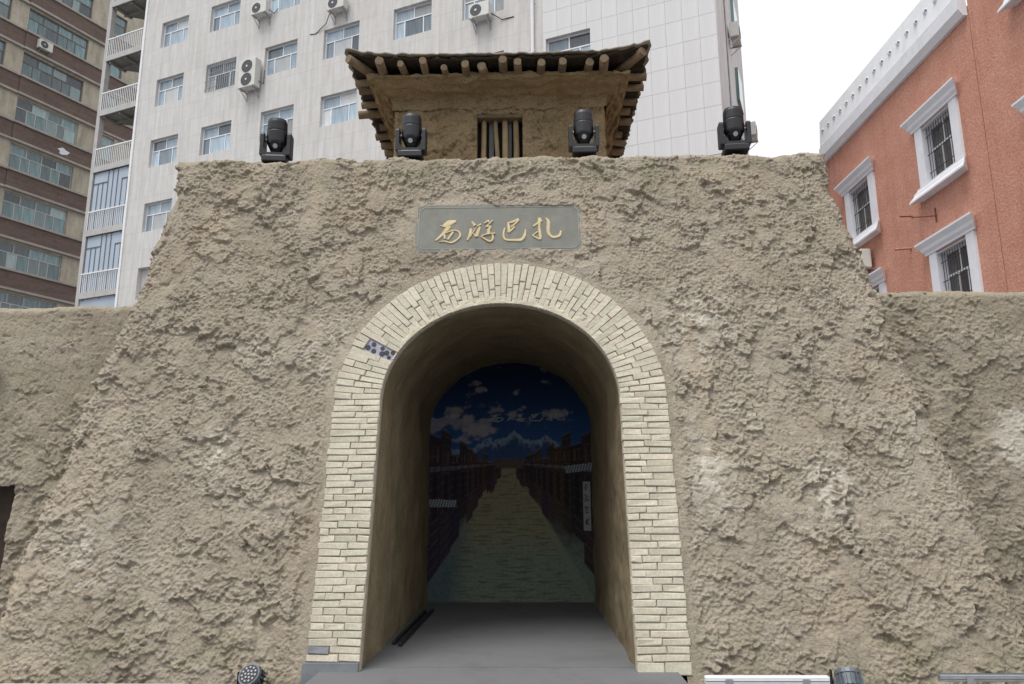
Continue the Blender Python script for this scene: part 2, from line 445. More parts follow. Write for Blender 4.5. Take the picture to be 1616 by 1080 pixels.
# ------------------------------------------------------------------ ground
o = MB().box(-1500, 1500, -800, 3000, -.6, -.12).build('ground', M['ground']); tag(o, kind='structure')

# ------------------------------------------------------------------ the mud gate
BET = R(13); TB = math.tan(BET); Y0 = 7.11; ZT = 5.53
NV = np.array([0, -math.cos(BET), math.sin(BET)])
def fy(z): return Y0+z*TB
Lz = np.array([(-5.08, -.14), (-4.94, .62), (-4.86, 1.07), (-4.77, 1.51), (-4.69, 2.03), (-4.60, 2.58), (-4.50, 3.26), (-4.39, 3.61), (-4.33, 3.92), (-4.27, 4.5), (-4.22, 5.09), (-4.24, 5.6)])
Rz = np.array([(4.60, -.14), (4.43, .5), (4.36, .79), (4.25, 1.37), (4.05, 2.14), (3.94, 2.73), (3.81, 3.37), (3.76, 3.85), (3.67, 4.3), (3.59, 4.7), (3.53, 5.04), (3.56, 5.6)])
def xL(z): return np.interp(z, Lz[:, 1], Lz[:, 0])
def xR(z): return np.interp(z, Rz[:, 1], Rz[:, 0])
AC, AZ = -.30, 2.5                     # arch centre
AI, BI = 1.235, 1.07                   # intrados half width, rise
AO, BO = 1.71, 1.56                    # extrados
def arch_sd(x, z, a, b):
    """approx signed distance to an arched opening outline (neg inside)"""
    dx = (x-AC)
    k = np.sqrt((dx/a)**2+((z-AZ)/b)**2)
    e = (k-1)*(a+b)/2
    return np.where(z > AZ, e, np.abs(dx)-a)

gate = empty('mud_gate', (AC, Y0, -.12))
tag(gate, 'battered gate wall of rough thrown mud with an arched passage through it', 'gate')
def G(o):               # parent keeping world coordinates
    o.parent = gate; o.matrix_parent_inverse = Matrix.Translation(gate.location).inverted(); return o
def local(V): return V-np.array([AC, Y0, -.12])

fld = Field(-5.3, 4.8, -.2, 5.75, .007, 5, density=460, amp=1.2, rmin=.016, rmax=.13)
PX0, PX1, PZ0, PZ1 = -1.275, .61, 4.215, 4.825        # plaque rectangle (x, z)
def stains(x, z, seed):
    pale = np.zeros_like(x)
    for (sx, sz, rx, rzz, a) in ((-3.15, 1.95, .16, .22, .8), (-2.15, 3.15, .22, .4, .65), (1.75, 3.3, .35, .35, .8), (2.9, 1.6, .2, .3, .7), (1.75, 1.75, .16, .4, .6), (-4.2, 1.0, .3, .3, .45), (2.15, 2.3, .3, .2, .35), (-2.9, 3.0, .3, .2, .3), (3.9, 1.9, .3, .5, .3), (-4.4, 2.0, .3, .5, .25)):
        d = ((x-sx)/rx)**2+((z-sz)/rzz)**2
        pale = np.maximum(pale, min(1, a*1.5)*np.exp(-d*.75)*sstep(-.35, .25, fbm(x*9, z*9, seed+2, 3)))
    moss = .38*sstep(4.75, 5.6, z+.35*fbm(x*1.6, z*1.6, seed+4, 3))*sstep(-.1, .5, fbm(x*3, z*3, seed+6, 4))
    moss = np.maximum(moss, .35*sstep(.75, 0, z+.25*fbm(x*2, z*2, seed+9, 3))*sstep(-.1, .5, fbm(x*2.3, z*2.3, seed+7, 3)))
    return pale, moss
def mud_front():
    nz = 800; nx = 1240
    zz = np.linspace(-.14, ZT, nz); u = np.linspace(0, 1, nx)
    Z = np.repeat(zz[:, None], nx, 1); U = np.repeat(u[None], nz, 0)
    XL = xL(Z)+.03*fbm(Z*3, Z*0+1.3, 3, 4); XR = xR(Z)+.03*fbm(Z*3, Z*0+7.3, 4, 4)
    X = XL+(XR-XL)*U
    h = fld(X, Z)
    so = arch_sd(X, Z, AO, BO)
    k = sstep(.16, .015, so)                       # trowelled flat beside the bricks
    h = h*(1-k)+(-.004+.004*fbm(X*6, Z*6, 8, 3))*k
    pd = np.maximum(np.maximum(PX0-X, X-PX1), np.maximum(PZ0-Z, Z-PZ1))+.018*fbm(X*14, Z*14, 21, 3)
    k = sstep(-.015, -.03, pd); h = h*(1-k)-.03*k
    k = sstep(.10, .0, np.abs(pd+.01)-.01)*(pd > -.02); h = h*(1-.6*k)+.012*k*.6
    e = np.minimum(np.minimum(X-XL, XR-X)/.16, (ZT-Z)/.10)
    back = .10*np.clip(1-e, 0, 1)**2
    topn = .035*fbm(X*2.2, X*0+3.1, 31, 5)*sstep(ZT-.5, ZT, Z)
    V = np.stack([X, fy(Z)+back, Z+topn], -1)+h[..., None]*NV
    # sideways relief at the corners
    sgn = np.where(U < .5, -1, 1); ke = np.clip(1-np.minimum(X-XL, XR-X)/.12, 0, 1)
    V[..., 0] += sgn*ke*h*.9
    F = grid_faces(nz, nx)
    cx = X.ravel()[F].mean(1); cz = Z.ravel()[F].mean(1)
    F = F[arch_sd(cx, cz, AO-.045, BO-.045) > 0]
    pale, moss = stains(X, Z, 40)
    pale = pale*(.3+.7*sstep(-.014, .008, h))
    Vs = [V.reshape(-1, 3)]; Fs = [F]; off = nz*nx
    att = [(pale.ravel(), moss.ravel())]
    # flanks
    dd = np.array([0, .04, .09, .16, .25, .36, .5, .7, 1, 1.4, 2, 3, 4.3])
    rows = np.arange(0, nz, 4); rows[-1] = nz-1
    for side in (0, -1):
        E = V[rows, side][:, None, :]+0*dd[None, :, None]
        ys = np.minimum(E[..., 1]+dd[None], 12.5)
        hh = .03*fbm(ys*4, E[..., 2]*4, 50+side, 4)*(dd[None] > 0)
        E = np.stack([E[..., 0]+(hh if side == -1 else -hh), ys, E[..., 2]], -1)
        Vs.append(E.reshape(-1, 3)); Fs.append(grid_faces(len(rows), len(dd), off, flip=(side == 0))); off += E.shape[0]*E.shape[1]
        att.append((np.zeros(E.shape[0]*E.shape[1]),)*2)
    # top
    cols = np.arange(0, nx, 4); cols[-1] = nx-1
    E = V[-1, cols][None]+0*dd[:, None, None]
    ys = np.minimum(E[..., 1]+dd[:, None], 12.5)
    E = np.stack([E[..., 0], ys, E[..., 2]*0+V[-1, cols, 2][None]*np.exp(-dd[:, None]*4)+(ZT+.01)*(1-np.exp(-dd[:, None]*4))+.01*fbm(E[..., 0]*3, ys*3, 70, 3)*(dd[:, None] > 0)], -1)
    Vs.append(E.reshape(-1, 3)); Fs.append(grid_faces(len(dd), len(cols), off)); off += E.shape[0]*E.shape[1]
    att.append((np.zeros(E.shape[0]*E.shape[1]),)*2)
    # back
    b = np.array([(-5.08, 12.5, -.14), (4.6, 12.5, -.14), (3.55, 12.5, ZT), (-4.24, 12.5, ZT)])
    Vs.append(b); Fs.append(np.array([[1, 0, 3, 2]])+off); att.append((np.zeros(4),)*2)
    VV = np.concatenate(Vs)
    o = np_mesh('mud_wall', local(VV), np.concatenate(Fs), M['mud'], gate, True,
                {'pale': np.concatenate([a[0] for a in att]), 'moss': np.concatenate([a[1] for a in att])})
    return o
mud_front()

# passage lining: jambs and vault, from the battered face to the painted end wall
YB = 11.62
def outline(a, b, n_arc=44, n_leg=26, zb=0.0):
    pts = [(AC-a, zb+(AZ-zb)*i/n_leg) for i in range(n_leg)]
    pts += [(AC-a*math.cos(math.pi*i/n_arc), AZ+b*math.sin(math.pi*i/n_arc)) for i in range(n_arc+1)]
    pts += [(AC+a, AZ-(AZ-zb)*(i+1)/n_leg) for i in range(n_leg)]
    return np.array(pts)
def lining():
    P = outline(AI, BI, 80, 60, -.02)
    d = np.gradient(P, axis=0); nrm = np.stack([d[:, 1], -d[:, 0]], -1); nrm /= np.linalg.norm(nrm, axis=1)[:, None]
    nt = 110; t = np.linspace(0, 1, nt)
    yf = fy(P[:, 1])+.012
    Y = yf[None]+(YB+.05-yf[None])*t[:, None]
    S = np.cumsum(np.r_[0, np.linalg.norm(np.diff(P, axis=0), axis=1)])[None]+0*Y
    h = .022*fbm(S*2.0, Y*1.4, 200, 4)+.006*fbm(S*14, Y*8, 205, 3)-.012*(t[:, None] < .01)
    h = h-.02*np.exp(-(Y-yf[None])*12)
    X = P[None, :, 0]+nrm[None, :, 0]*h; Z = P[None, :, 1]+nrm[None, :, 1]*h
    V = np.stack([X, Y, Z], -1)
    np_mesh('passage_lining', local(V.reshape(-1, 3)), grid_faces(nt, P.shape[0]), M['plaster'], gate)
lining()

# mortar bed behind the bricks
def ring_pts(t, r):
    """t: 0..1 left foot -> right foot by course length, r: 0 inner..1 outer, returns x,z"""
    pass
LEG = AZ; 
def mortar():
    P = outline(AI-.004, BI-.004, 60, 40, -.02); Q = outline(AO-.005, BO-.005, 60, 40, -.02)
    V = []
    for off in (.010,):
        for A in (P, Q):
            for (x, z) in A: V.append((x, fy(z)+off, z))
    n = len(P)
    # small return at the intrados so no gap shows
    for (x, z) in P: V.append((x, fy(z)+.12, z))
    F = [(i, i+1, n+i+1, n+i) for i in range(n-1)]+[(i, 2*n+i, 2*n+i+1, i+1) for i in range(n-1)]
    np_mesh('mortar_bed', local(np.array(V)), np.array(F), M['mortar'], gate, False)
mortar()

brick_n = [0]
def brick(poly, depth=.085, proud=0.0, material=None, ch=.006, parent=None):
    """poly: 4 (x,z) points counter-clockwise; front face on the battered plane"""
    p = np.array(poly, float); c = p.mean(0)
    p = p+rng.normal(0, .0022, p.shape)
    inn = []
    for i in range(4):
        d = c-p[i]; inn.append(p[i]+np.sign(d)*np.minimum(np.abs(d)*.5, ch*(.7+.6*rng.random())))
    tilt = rng.normal(0, .0022, 4)
    V = []
    for i in range(4):            # back
        V.append((p[i][0], fy(p[i][1])+depth, p[i][1]))
    for i in range(4):            # shoulder
        q = np.array([p[i][0], fy(p[i][1]), p[i][1]])+NV*(proud-ch+tilt[i]); V.append(tuple(q))
    for i in range(4):            # face
        q = np.array([inn[i][0], fy(inn[i][1]), inn[i][1]])+NV*(proud+tilt[i]+rng.normal(0, .0008)); V.append(tuple(q))
    F = [(8, 9, 10, 11)]
    for i in range(4):
        j = (i+1) % 4
        F += [(i, j, 4+j, 4+i), (4+i, 4+j, 8+j, 8+i)]
    cc = np.array(V).mean(0)
    me = bpy.data.meshes.new('brick'); me.from_pydata([tuple(np.array(v)-cc) for v in V], [], F)
    me.materials.append(material or M['bricks'][int(rng.integers(0, len(M['bricks'])))]); me.update()
    o = bpy.data.objects.new('brick', me); COL.objects.link(o)
    o.parent = gate; o.location = tuple(cc-np.array([AC, Y0, -.12]))
    brick_n[0] += 1
    return o

def splits(W, prev):
    for _ in range(60):
        k = random.random()
        if k < .64:
            a = random.uniform(.36, .64); cs = [a]
        elif k < .92:
            a = random.uniform(.17, .40); b = a+random.uniform(.36, .46); cs = [a, b] if b < .86 else [a]
        else:
            cs = [random.uniform(.22, .34)]
        if all(abs(c-p) > .07 for c in cs for p in prev): return cs
    return cs
GAP = .003
def jamb(side):
    xi = AC+side*AI; xo = AC+side*AO
    z = .075; prev = []
    n = 38; hgt = (AZ-z)/n
    for c in range(n):
        z0 = z+c*hgt+GAP; z1 = z+(c+1)*hgt-GAP
        cs = splits(1, prev); prev = cs
        bb = [0]+cs+[1]
        wob = random.gauss(0, .006); wi = random.gauss(0, .004)
        for a, b in zip(bb[:-1], bb[1:]):
            xa = xi+(xo-xi)*a; xb = xi+(xo-xi)*b
            if a == 0: xa += wi-side*.004
            if b == 1: xb += wob
            lo, hi = min(xa, xb), max(xa, xb)
            lo += GAP if not (a == 0 and side > 0) and not (b == 1 and side < 0) else 0
            hi -= GAP
            mt = None
            if side < 0 and c == 1 and b == 1: mt = M['brick_grey']
            sl = random.gauss(0, .0015)
            brick([(lo, z0-sl), (hi, z0+sl), (hi, z1+sl), (lo, z1-sl)], proud=.010+random.gauss(0, .003), material=mt, ch=random.uniform(.004, .008))
    # first course / footing
    xa, xb = sorted((xi, xo))
    if side < 0:
        me = MB().add([(x, fy(zz)+d, zz) for zz in (-.13, .073) for x in (xa-.03, xb) for d in (-.018, .09)], [(0, 2, 6, 4), (1, 5, 7, 3), (4, 6, 7, 5), (0, 4, 5, 1), (2, 3, 7, 6), (0, 1, 3, 2)])
        o = me.build('footing_stone', M['stone']); G(o); bevel(o, .008)
    else:
        w = (xb-xa)/2
        brick([(xa, -.03), (xa+w-.004, -.03), (xa+w-.004, .07), (xa, .07)], proud=.012)
        brick([(xa+w+.004, -.03), (xb, -.03), (xb, .07), (xa+w+.004, .07)], proud=.010)
jamb(-1); jamb(1)

def arch_ring():
    n = 66
    # equal spacing on the extrados
    ts = np.linspace(0, math.pi, 2000)
    ox = AC-AO*np.cos(ts); oz = AZ+BO*np.sin(ts)
    L = np.r_[0, np.cumsum(np.hypot(np.diff(ox), np.diff(oz)))]; 
    te = np.interp(np.linspace(0, L[-1], n+1), L, ts)
    prev = []
    def pt(t, r):
        xi = np.array([AC-AI*math.cos(t), AZ+BI*math.sin(t)]); xo = np.array([AC-AO*math.cos(t), AZ+BO*math.sin(t)])
        return xi+(xo-xi)*r
    for c in range(n):
        t0, t1 = te[c], te[c+1]
        dt = t1-t0; g = .045*dt
        cs = splits(1, prev); prev = cs
        if c in (8, 9): cs = [.72]
        bb = [0]+cs+[1]
        wob = random.gauss(0, .012)
        for a, b in zip(bb[:-1], bb[1:]):
            if c in (8, 9) and a == 0: continue           # fallen bricks
            r0 = a+(.008 if a > 0 else -.006); r1 = b-(.008 if b < 1 else -wob)
            sk = random.gauss(0, .02)*dt; mt = M['brick_grey'] if (c == 10 and b == 1 and a > .55) else None
            q = [pt(t0+g+sk, r0), pt(t1-g+sk, r0), pt(t1-g-sk, r1), pt(t0+g-sk, r1)]
            brick([q[0], q[3], q[2], q[1]], proud=.010+random.gauss(0, .003), material=mt, ch=random.uniform(.004, .008))
    # printed sheet with dark dots where bricks are missing
    t0, t1 = te[8], te[10]
    q = [pt(t0, 0.0), pt(t0, .72), pt(t1, .72), pt(t1, 0.0)]
    c = np.mean(q, 0)
    V = [np.array([p[0], fy(p[1]), p[1]])+NV*(-.008) for p in q]
    o = MB().add([tuple(v) for v in V]+[tuple(v-NV*.012) for v in V], [(0, 1, 2, 3), (0, 4, 5, 1), (1, 5, 6, 2), (2, 6, 7, 3), (3, 7, 4, 0)]).build('printed_sheet', mat('pale_print', (.30, .30, .38), .7, var=.3, vscale=14))
    G(o)
    dots = [(.25, .12), (.8, .10), (.3, .30), (.75, .36), (.22, .50), (.72, .58), (.3, .66), (.55, .22)]
    for (tt, rr) in dots:
        p = pt(t0+(t1-t0)*tt, rr)
        mb = MB(); ctr = np.array([p[0], fy(p[1]), p[1]])
        ex = np.array([1., 0, 0]); ez = np.array([0, math.sin(BET), math.cos(BET)])
        rad = random.uniform(.018, .031)
        vs = [ctr+NV*(-.009)+(ex*math.cos(k*math.pi/6)+ez*math.sin(k*math.pi/6))*rad for k in range(12)]+[ctr+NV*(-.003)+(ex*math.cos(k*math.pi/6)+ez*math.sin(k*math.pi/6))*rad for k in range(12)]
        mb.add([tuple(v-ctr) for v in vs], [tuple(range(12, 24))]+[(k, (k+1) % 12, 12+(k+1) % 12, 12+k) for k in range(12)])
        d = mb.build('dark_dot', M['black'], loc=None); d.parent = o; d.location = tuple(ctr); 
    # cement wiped over the inner ends near the crown
    nt, nr = 260, 34
    T = np.linspace(R(24), R(156), nt); rr = np.linspace(0, .46, nr)
    TT, RRr = np.meshgrid(T, rr, indexing='ij')
    XI = AC-AI*np.cos(TT); ZI = AZ+BI*np.sin(TT); XO = AC-AO*np.cos(TT); ZO = AZ+BO*np.sin(TT)
    X = XI+(XO-XI)*RRr; Z = ZI+(ZO-ZI)*RRr
    lim = .13+.20*fbm(TT*5, RRr*0, 300, 4)+.10*fbm(TT*22, RRr*9, 303, 3)
    lim = lim*sstep(R(24), R(45), TT)*sstep(R(156), R(128), TT)
    h = .0175-.028*sstep(-.05, .07, RRr-lim)+.0035*fbm(X*16, Z*16, 305, 4)
    V = np.stack([X, fy(Z), Z], -1)+h[..., None]*NV
    np_mesh('cement_smear', local(V.reshape(-1, 3)), grid_faces(nt, nr), M['smear'], gate)
arch_ring()

# plaque set in the mud above the arch, with gilt characters
plq = empty('name_plaque', ((PX0+PX1)/2, fy((PZ0+PZ1)/2), (PZ0+PZ1)/2))
plq.rotation_euler = (-BET, 0, 0)            # local x right, local z up the slope, -y out of the wall
tag(plq, 'grey slate name plaque with four gilt characters above the arch', 'sign')
PW = (PX1-PX0); PH = (PZ1-PZ0)/math.cos(BET)
o = MB().box(-PW/2-.01, PW/2+.01, -.004, .03, -PH/2-.01, PH/2+.01).build('slab', M['plaque'], plq); bevel(o, .008, 2)
def ribbon(mb, pts, ws, y0, y1):
    """flat-topped stroke with bevelled flanks in the local x-z plane"""
    P = []; Wd = []
    for i in range(len(pts)-1):
        for t in np.linspace(0, 1, 5)[:-1]:
            # catmull-rom
            p0 = np.array(pts[max(i-1, 0)]); p1 = np.array(pts[i]); p2 = np.array(pts[i+1]); p3 = np.array(pts[min(i+2, len(pts)-1)])
            P.append(.5*((2*p1)+(-p0+p2)*t+(2*p0-5*p1+4*p2-p3)*t*t+(-p0+3*p1-3*p2+p3)*t**3)); Wd.append(ws[i]+(ws[i+1]-ws[i])*t)
    P.append(np.array(pts[-1])); Wd.append(ws[-1]); P = np.array(P)
    d = np.gradient(P, axis=0); d /= np.maximum(np.linalg.norm(d, axis=1), 1e-6)[:, None]
    nn = np.stack([-d[:, 1], d[:, 0]], -1)
    vs = []; n = len(P)
    for i in range(n):
        w = Wd[i]/2
        for (f, y) in ((-1.1, y0), (-.7, y1), (.7, y1), (1.1, y0)):
            q = P[i]+nn[i]*w*f; vs.append((q[0], y, q[1]))
    fs = []
    for i in range(n-1):
        for k in range(3): fs.append((i*4+k, i*4+k+1, (i+1)*4+k+1, (i+1)*4+k))
    fs += [(0, 1, 2, 3), ((n-1)*4+3, (n-1)*4+2, (n-1)*4+1, (n-1)*4)]
    mb.add(vs, fs)
# inset line border with clipped corners
mb = MB(); bx, bz, cc = PW/2-.03, PH/2-.035, .055
bp = [(-bx+cc, bz), (bx-cc, bz), (bx, bz-cc), (bx, -bz+cc), (bx-cc, -bz), (-bx+cc, -bz), (-bx, -bz+cc), (-bx, bz-cc), (-bx+cc, bz)]
for a, b in zip(bp[:-1], bp[1:]): ribbon(mb, [a, b], [.011, .011], -.0045, -.008)
mb.build('border_line', M['plaque_line'], plq)
def SA(x, y): return (680+x/14.69, 330+y/14.69)
def SB(x, y): return (780+x/13.47, 330+y/13.47)
def PL(p):   # measured drawing units -> metres on the slab
    return ((p[0]-787.3)/138.0, (360.5-p[1])/117.0)
CH = [
 [(SA, [(235, 385), (330, 412), (400, 395)], [20, 50, 90]), (SA, [(300, 390), (430, 340), (585, 285)], [60, 150, 60]), (SA, [(440, 400), (300, 580), (130, 735)], [120, 75, 40]),
  (SA, [(360, 565), (520, 505), (650, 530), (695, 620), (640, 705), (500, 785), (350, 755), (210, 760)], [25, 38, 45, 50, 50, 45, 38, 15]), (SA, [(325, 590), (345, 700)], [60, 35]), (SA, [(530, 540), (410, 715)], [55, 50])],
 [(SA, [(955, 305), (1030, 395)], [40, 75]), (SA, [(940, 470), (920, 600), (862, 735)], [60, 65, 35]), (SA, [(925, 660), (1045, 460)], [30, 22]), (SA, [(1075, 420), (1170, 365)], [25, 45]), (SA, [(1150, 430), (1105, 540), (1075, 650)], [50, 75, 80]), (SA, [(1005, 585), (1060, 660)], [25, 50]),
  (SA, [(1240, 355), (1330, 290), (1345, 330)], [22, 50, 40]), (SA, [(1440, 280), (1370, 355), (1290, 425)], [28, 35, 30]), (SA, [(1280, 435), (1390, 425), (1350, 500), (1350, 590)], [25, 50, 75, 70]), (SA, [(1180, 650), (1300, 603), (1500, 585)], [25, 32, 40]), (SA, [(1180, 660), (1370, 765), (1445, 715), (1440, 615)], [32, 48, 55, 40])],
 [(SB, [(280, 325), (420, 285), (530, 245)], [35, 60, 70]), (SB, [(530, 250), (440, 345), (360, 410)], [45, 40, 30]), (SB, [(300, 330), (320, 430), (310, 515)], [40, 60, 45]), (SB, [(440, 400), (380, 460), (305, 520)], [40, 50, 40]),
  (SB, [(232, 425), (205, 560), (245, 665), (420, 682), (580, 672), (650, 590), (672, 460)], [35, 45, 50, 60, 70, 60, 25])],
 [(SB, [(975, 215), (960, 400), (985, 640)], [75, 48, 60]), (SB, [(825, 395), (920, 335), (1015, 265)], [38, 48, 60]), (SB, [(815, 590), (930, 505)], [28, 30]), (SB, [(815, 590), (945, 660), (1000, 650)], [30, 42, 45]),
  (SB, [(1095, 225), (1155, 300), (1150, 500), (1190, 595), (1270, 630), (1385, 595), (1415, 500)], [28, 70, 72, 60, 65, 65, 35])],
]
for k, ch in enumerate(CH):
    mb = MB()
    for q, (f, pts, ws) in enumerate(ch):
        sc = (14.69 if f is SA else 13.47)*128
        ribbon(mb, [PL(f(*p)) for p in pts], [w/sc for w in ws], -.0045, -.013-.0006*q)
    mb.build('character', M['gold'], plq)

# painted end wall of the passage
def mural():
    nx, nz = 250, 370
    x = np.linspace(AC-AI-.03, AC+AI+.03, nx); z = np.linspace(0, AZ+BI+.03, nz)
    X, Z = np.meshgrid(x, z)
    PXx = 804.5+(X-AC)*(263/2.47); PY = 951-Z*(381/3.57)          # drawing coordinates
    C = np.zeros((nz, nx, 3))
    def put(mask, col): 
        m = np.clip(mask, 0, 1)[..., None]; C[:] = C*(1-m)+np.array(col)*m
    t = sstep(570, 730, PY)
    C[:] = (np.array([.006, .016, .055])*(1-t[..., None])+np.array([.022, .075, .22])*t[..., None])
    cl = fbm(PXx/38, PY/22, 400, 5)
    band = np.exp(-((PY-672)/38)**2)*sstep(900, 690, PXx+40*fbm(PXx/40, PY/40, 402, 2))
    put(sstep(.05, .55, cl+band*1.0-.55)*.8, (.26, .26, .30))
    for (cx, cy, rx, ry) in ((755, 683, 26, 12), (712, 652, 18, 12), (735, 662, 14, 8), (757, 615, 12, 6), (880, 655, 25, 9)):
        d = ((PXx-cx)/rx)**2+((PY-cy)/ry)**2
        put(sstep(1.1, .1, d+.5*fbm(PXx/9, PY/9, 404, 3))*.75, (.34, .32, .32))
    mtop = 712-30*np.maximum(0, 1-np.abs(PXx-812)/34)-22*np.maximum(0, 1-np.abs(PXx-862)/34)-18*np.maximum(0, 1-np.abs(PXx-770)/30)+4*fbm(PXx/10, PXx*0, 410, 4)
    put(sstep(-1, 1, PY-mtop), (.025, .060, .145))
    put(sstep(-1, 1, PY-mtop)*sstep(16, 2, PY-mtop+9*fbm(PXx/6, PY/9, 412, 3))*.75, (.22, .28, .38))
    put(sstep(712, 738, PY), (.03, .06, .20))
    # street
    put(sstep(736, 742, PY), (.05, .042, .035))
    path = ((PY > 728) & (np.abs(PXx-(800-.02*(PY-728))) < 10+.50*(PY-728)))
    put(sstep(4, -4, np.abs(PXx-(800-.02*(PY-728)))-(6+.62*(PY-728)))*(PY > 728), (.19, .18, .115))
    put(sstep(815, 900, PY+12*fbm(PXx/30, PY/12, 421, 3))*.75, (.15, .20, .17))
    put(path*sstep(.1, .5, fbm(PXx/30, PY/3.0, 420, 3))*.55, (.07, .07, .04))
    put((PY > 800)*sstep(760, 720, PXx+.15*(PY-800))*.7, (.05, .085, .11))
    # rows of shop houses drawn in perspective towards the street's end
    for side, k0 in ((-1, 460), (1, 480)):
        ax = np.maximum((PXx-802)*side, 0.)                    # distance from the vanishing point
        q = 1/np.maximum(ax, 6)                                # recession
        cell = np.floor(6.2*np.log(np.maximum(ax, 8)/8.)+.25*side)
        rnd = _hash(cell, cell*0+k0, 5); rnd2 = _hash(cell, cell*0+k0, 9); rnd3 = _hash(cell, cell*0+k0, 13)
        ytop = 738-ax*(.12+.42*rnd); ybot = 744+ax*(.85+.55*rnd2)
        m = sstep(-1.2, 1.2, PY-ytop)*sstep(1.5, -1.5, PY-ybot)*sstep(10, 14, ax)
        base = np.stack([.022+.038*rnd3, .020+.028*rnd3*rnd, .020+.024*rnd2], -1)
        C[:] = C*(1-m[..., None])+base*m[..., None]
        v = (PY-735)/np.maximum(ax, 8)                         # constant along receding lines
        put(m*(np.mod(v*7+rnd, 1) < .12)*.6, (.10, .075, .055))
        put(m*(np.mod(v*30, 1) < .2)*.25, (.012, .01, .01))
        fr = np.mod(6.2*np.log(np.maximum(ax, 8)/8.)+.25*side, 1)
        put(m*(fr < .07)*.7, (.012, .01, .012))
        put(m*(np.abs(fr-.5) < .22)*(v > .18)*(v < .75)*.75, (.012, .011, .014))
        put(m*(np.abs(fr-.3) < .1)*(v > -.2)*(v < -.02)*.6, (.12, .09, .045))
        put(m*(np.abs(fr-.75) < .1)*(v > -.2)*(v < -.02)*.6, (.10, .035, .03))
        put(m*(np.abs(v-.08) < .035)*.8*sstep(.2, .5, np.mod(ax/2.4, 1)), (.13, .14, .155))
        put(sstep(1.5, -1, np.abs(PY-ytop)-1.2)*sstep(14, 18, ax)*.7, (.10, .105, .12))
    put(sstep(0, 3, PY-727+3*np.abs(np.mod(PXx, 22)-11)/11)*sstep(745, 742, PY)*sstep(24, 20, np.abs(PXx-803)), (.07, .06, .055))
    # tiled eaves
    for (a, b, y, hh, sl) in ((664, 718, 792, 12, .02), (893, 940, 740, 12, -.12)):
        yy = y+sl*(PXx-a)
        m = (PXx > a) & (PXx < b) & (PY > yy) & (PY < yy+hh)
        put(m*1.0, (.10, .11, .125)); put(m*(np.mod(PXx+.3*PY, 4.5) < 1.8)*.8, (.30, .32, .35))
    # slanting foreground edges of the right-hand terrace
    put(((PXx > 921) & (PXx < 933) & (PY > 765) & (PY < 842))*1.0, (.26, .27, .27))
    put(((PXx > 924) & (PXx < 930) & (np.mod(PY-768, 18) < 11) & (PY > 768) & (PY < 838))*sstep(-.1, .1, fbm(PXx/2.5, PY/2.5, 430, 2)), (.05, .05, .05))
    # lettering in the painted sky
    for k, ch in enumerate(CH):
        for (f, pts, ws) in ch:
            pp = np.array([f(*p) for p in pts]); 
            pp = np.stack([(pp[:, 0]-694)/192*122+772, (pp[:, 1]-342)/43*15+653], -1)
            for i in range(len(pp)-1):
                a, b = pp[i], pp[i+1]; ab = b-a; L2 = max(ab@ab, 1e-6)
                tt = np.clip(((PXx-a[0])*ab[0]+(PY-a[1])*ab[1])/L2, 0, 1)
                dd = np.hypot(PXx-a[0]-tt*ab[0], PY-a[1]-tt*ab[1])
                put(sstep(1.4, .5, dd)*.55, (.36, .37, .35))
    C *= (1+.15*fbm(PXx/5, PY/5, 450, 3))[..., None]
    C = np.clip(C*1.1, 0, 1)
    # outline follows the vault
    V = np.stack([X, X*0+YB, Z], -1)
    F = grid_faces(nz, nx)
    cx = X.ravel()[F].mean(1); cz = Z.ravel()[F].mean(1)
    F = F[arch_sd(cx, cz, AI+.03, BI+.03) < 0]
    m = bpy.data.materials.new('mural_paint'); m.use_nodes = True
    N, L = m.node_tree.nodes, m.node_tree.links
    at = N.new('ShaderNodeAttribute'); at.attribute_name = 'paint'
    L.new(at.outputs['Color'], N['Principled BSDF'].inputs['Base Color']); N['Principled BSDF'].inputs['Roughness'].default_value = .75
    N['Principled BSDF'].inputs['Specular IOR Level'].default_value = .2
    base = np.array([AC, YB, 0.])
    o = np_mesh('mural', V.reshape(-1, 3)-base, F, m, None, False, {'paint': np.concatenate([C.reshape(-1, 3), np.ones((nx*nz, 1))], 1)})
    o.location = tuple(base)
    tag(o, 'dark painted street scene with blue sky and mountains at the passage end', 'mural')
    # masonry behind the painting
    pts = outline(AI+.05, BI+.05, 20, 2, -.1)
    w = MB().prism([(p[0], p[1]) for p in pts], 'y', YB+.02, YB+.25).build('end_wall', M['plaster']); G(w)
mural()

# ------------------------------------------------------------------ passage floor
o = MB().box(AC-AI-.36, AC+AI+.36, 6.60, 7.3, -.119, -.002).build('threshold_slab', M['paving']); bevel(o, .01); tag(o, kind='structure')
pf = MB().box(AC-AI-.04, AC+AI+.04, 7.3005, 11.64, -.119, -.002).build('passage_floor', M['paving']); tag(pf, kind='structure')

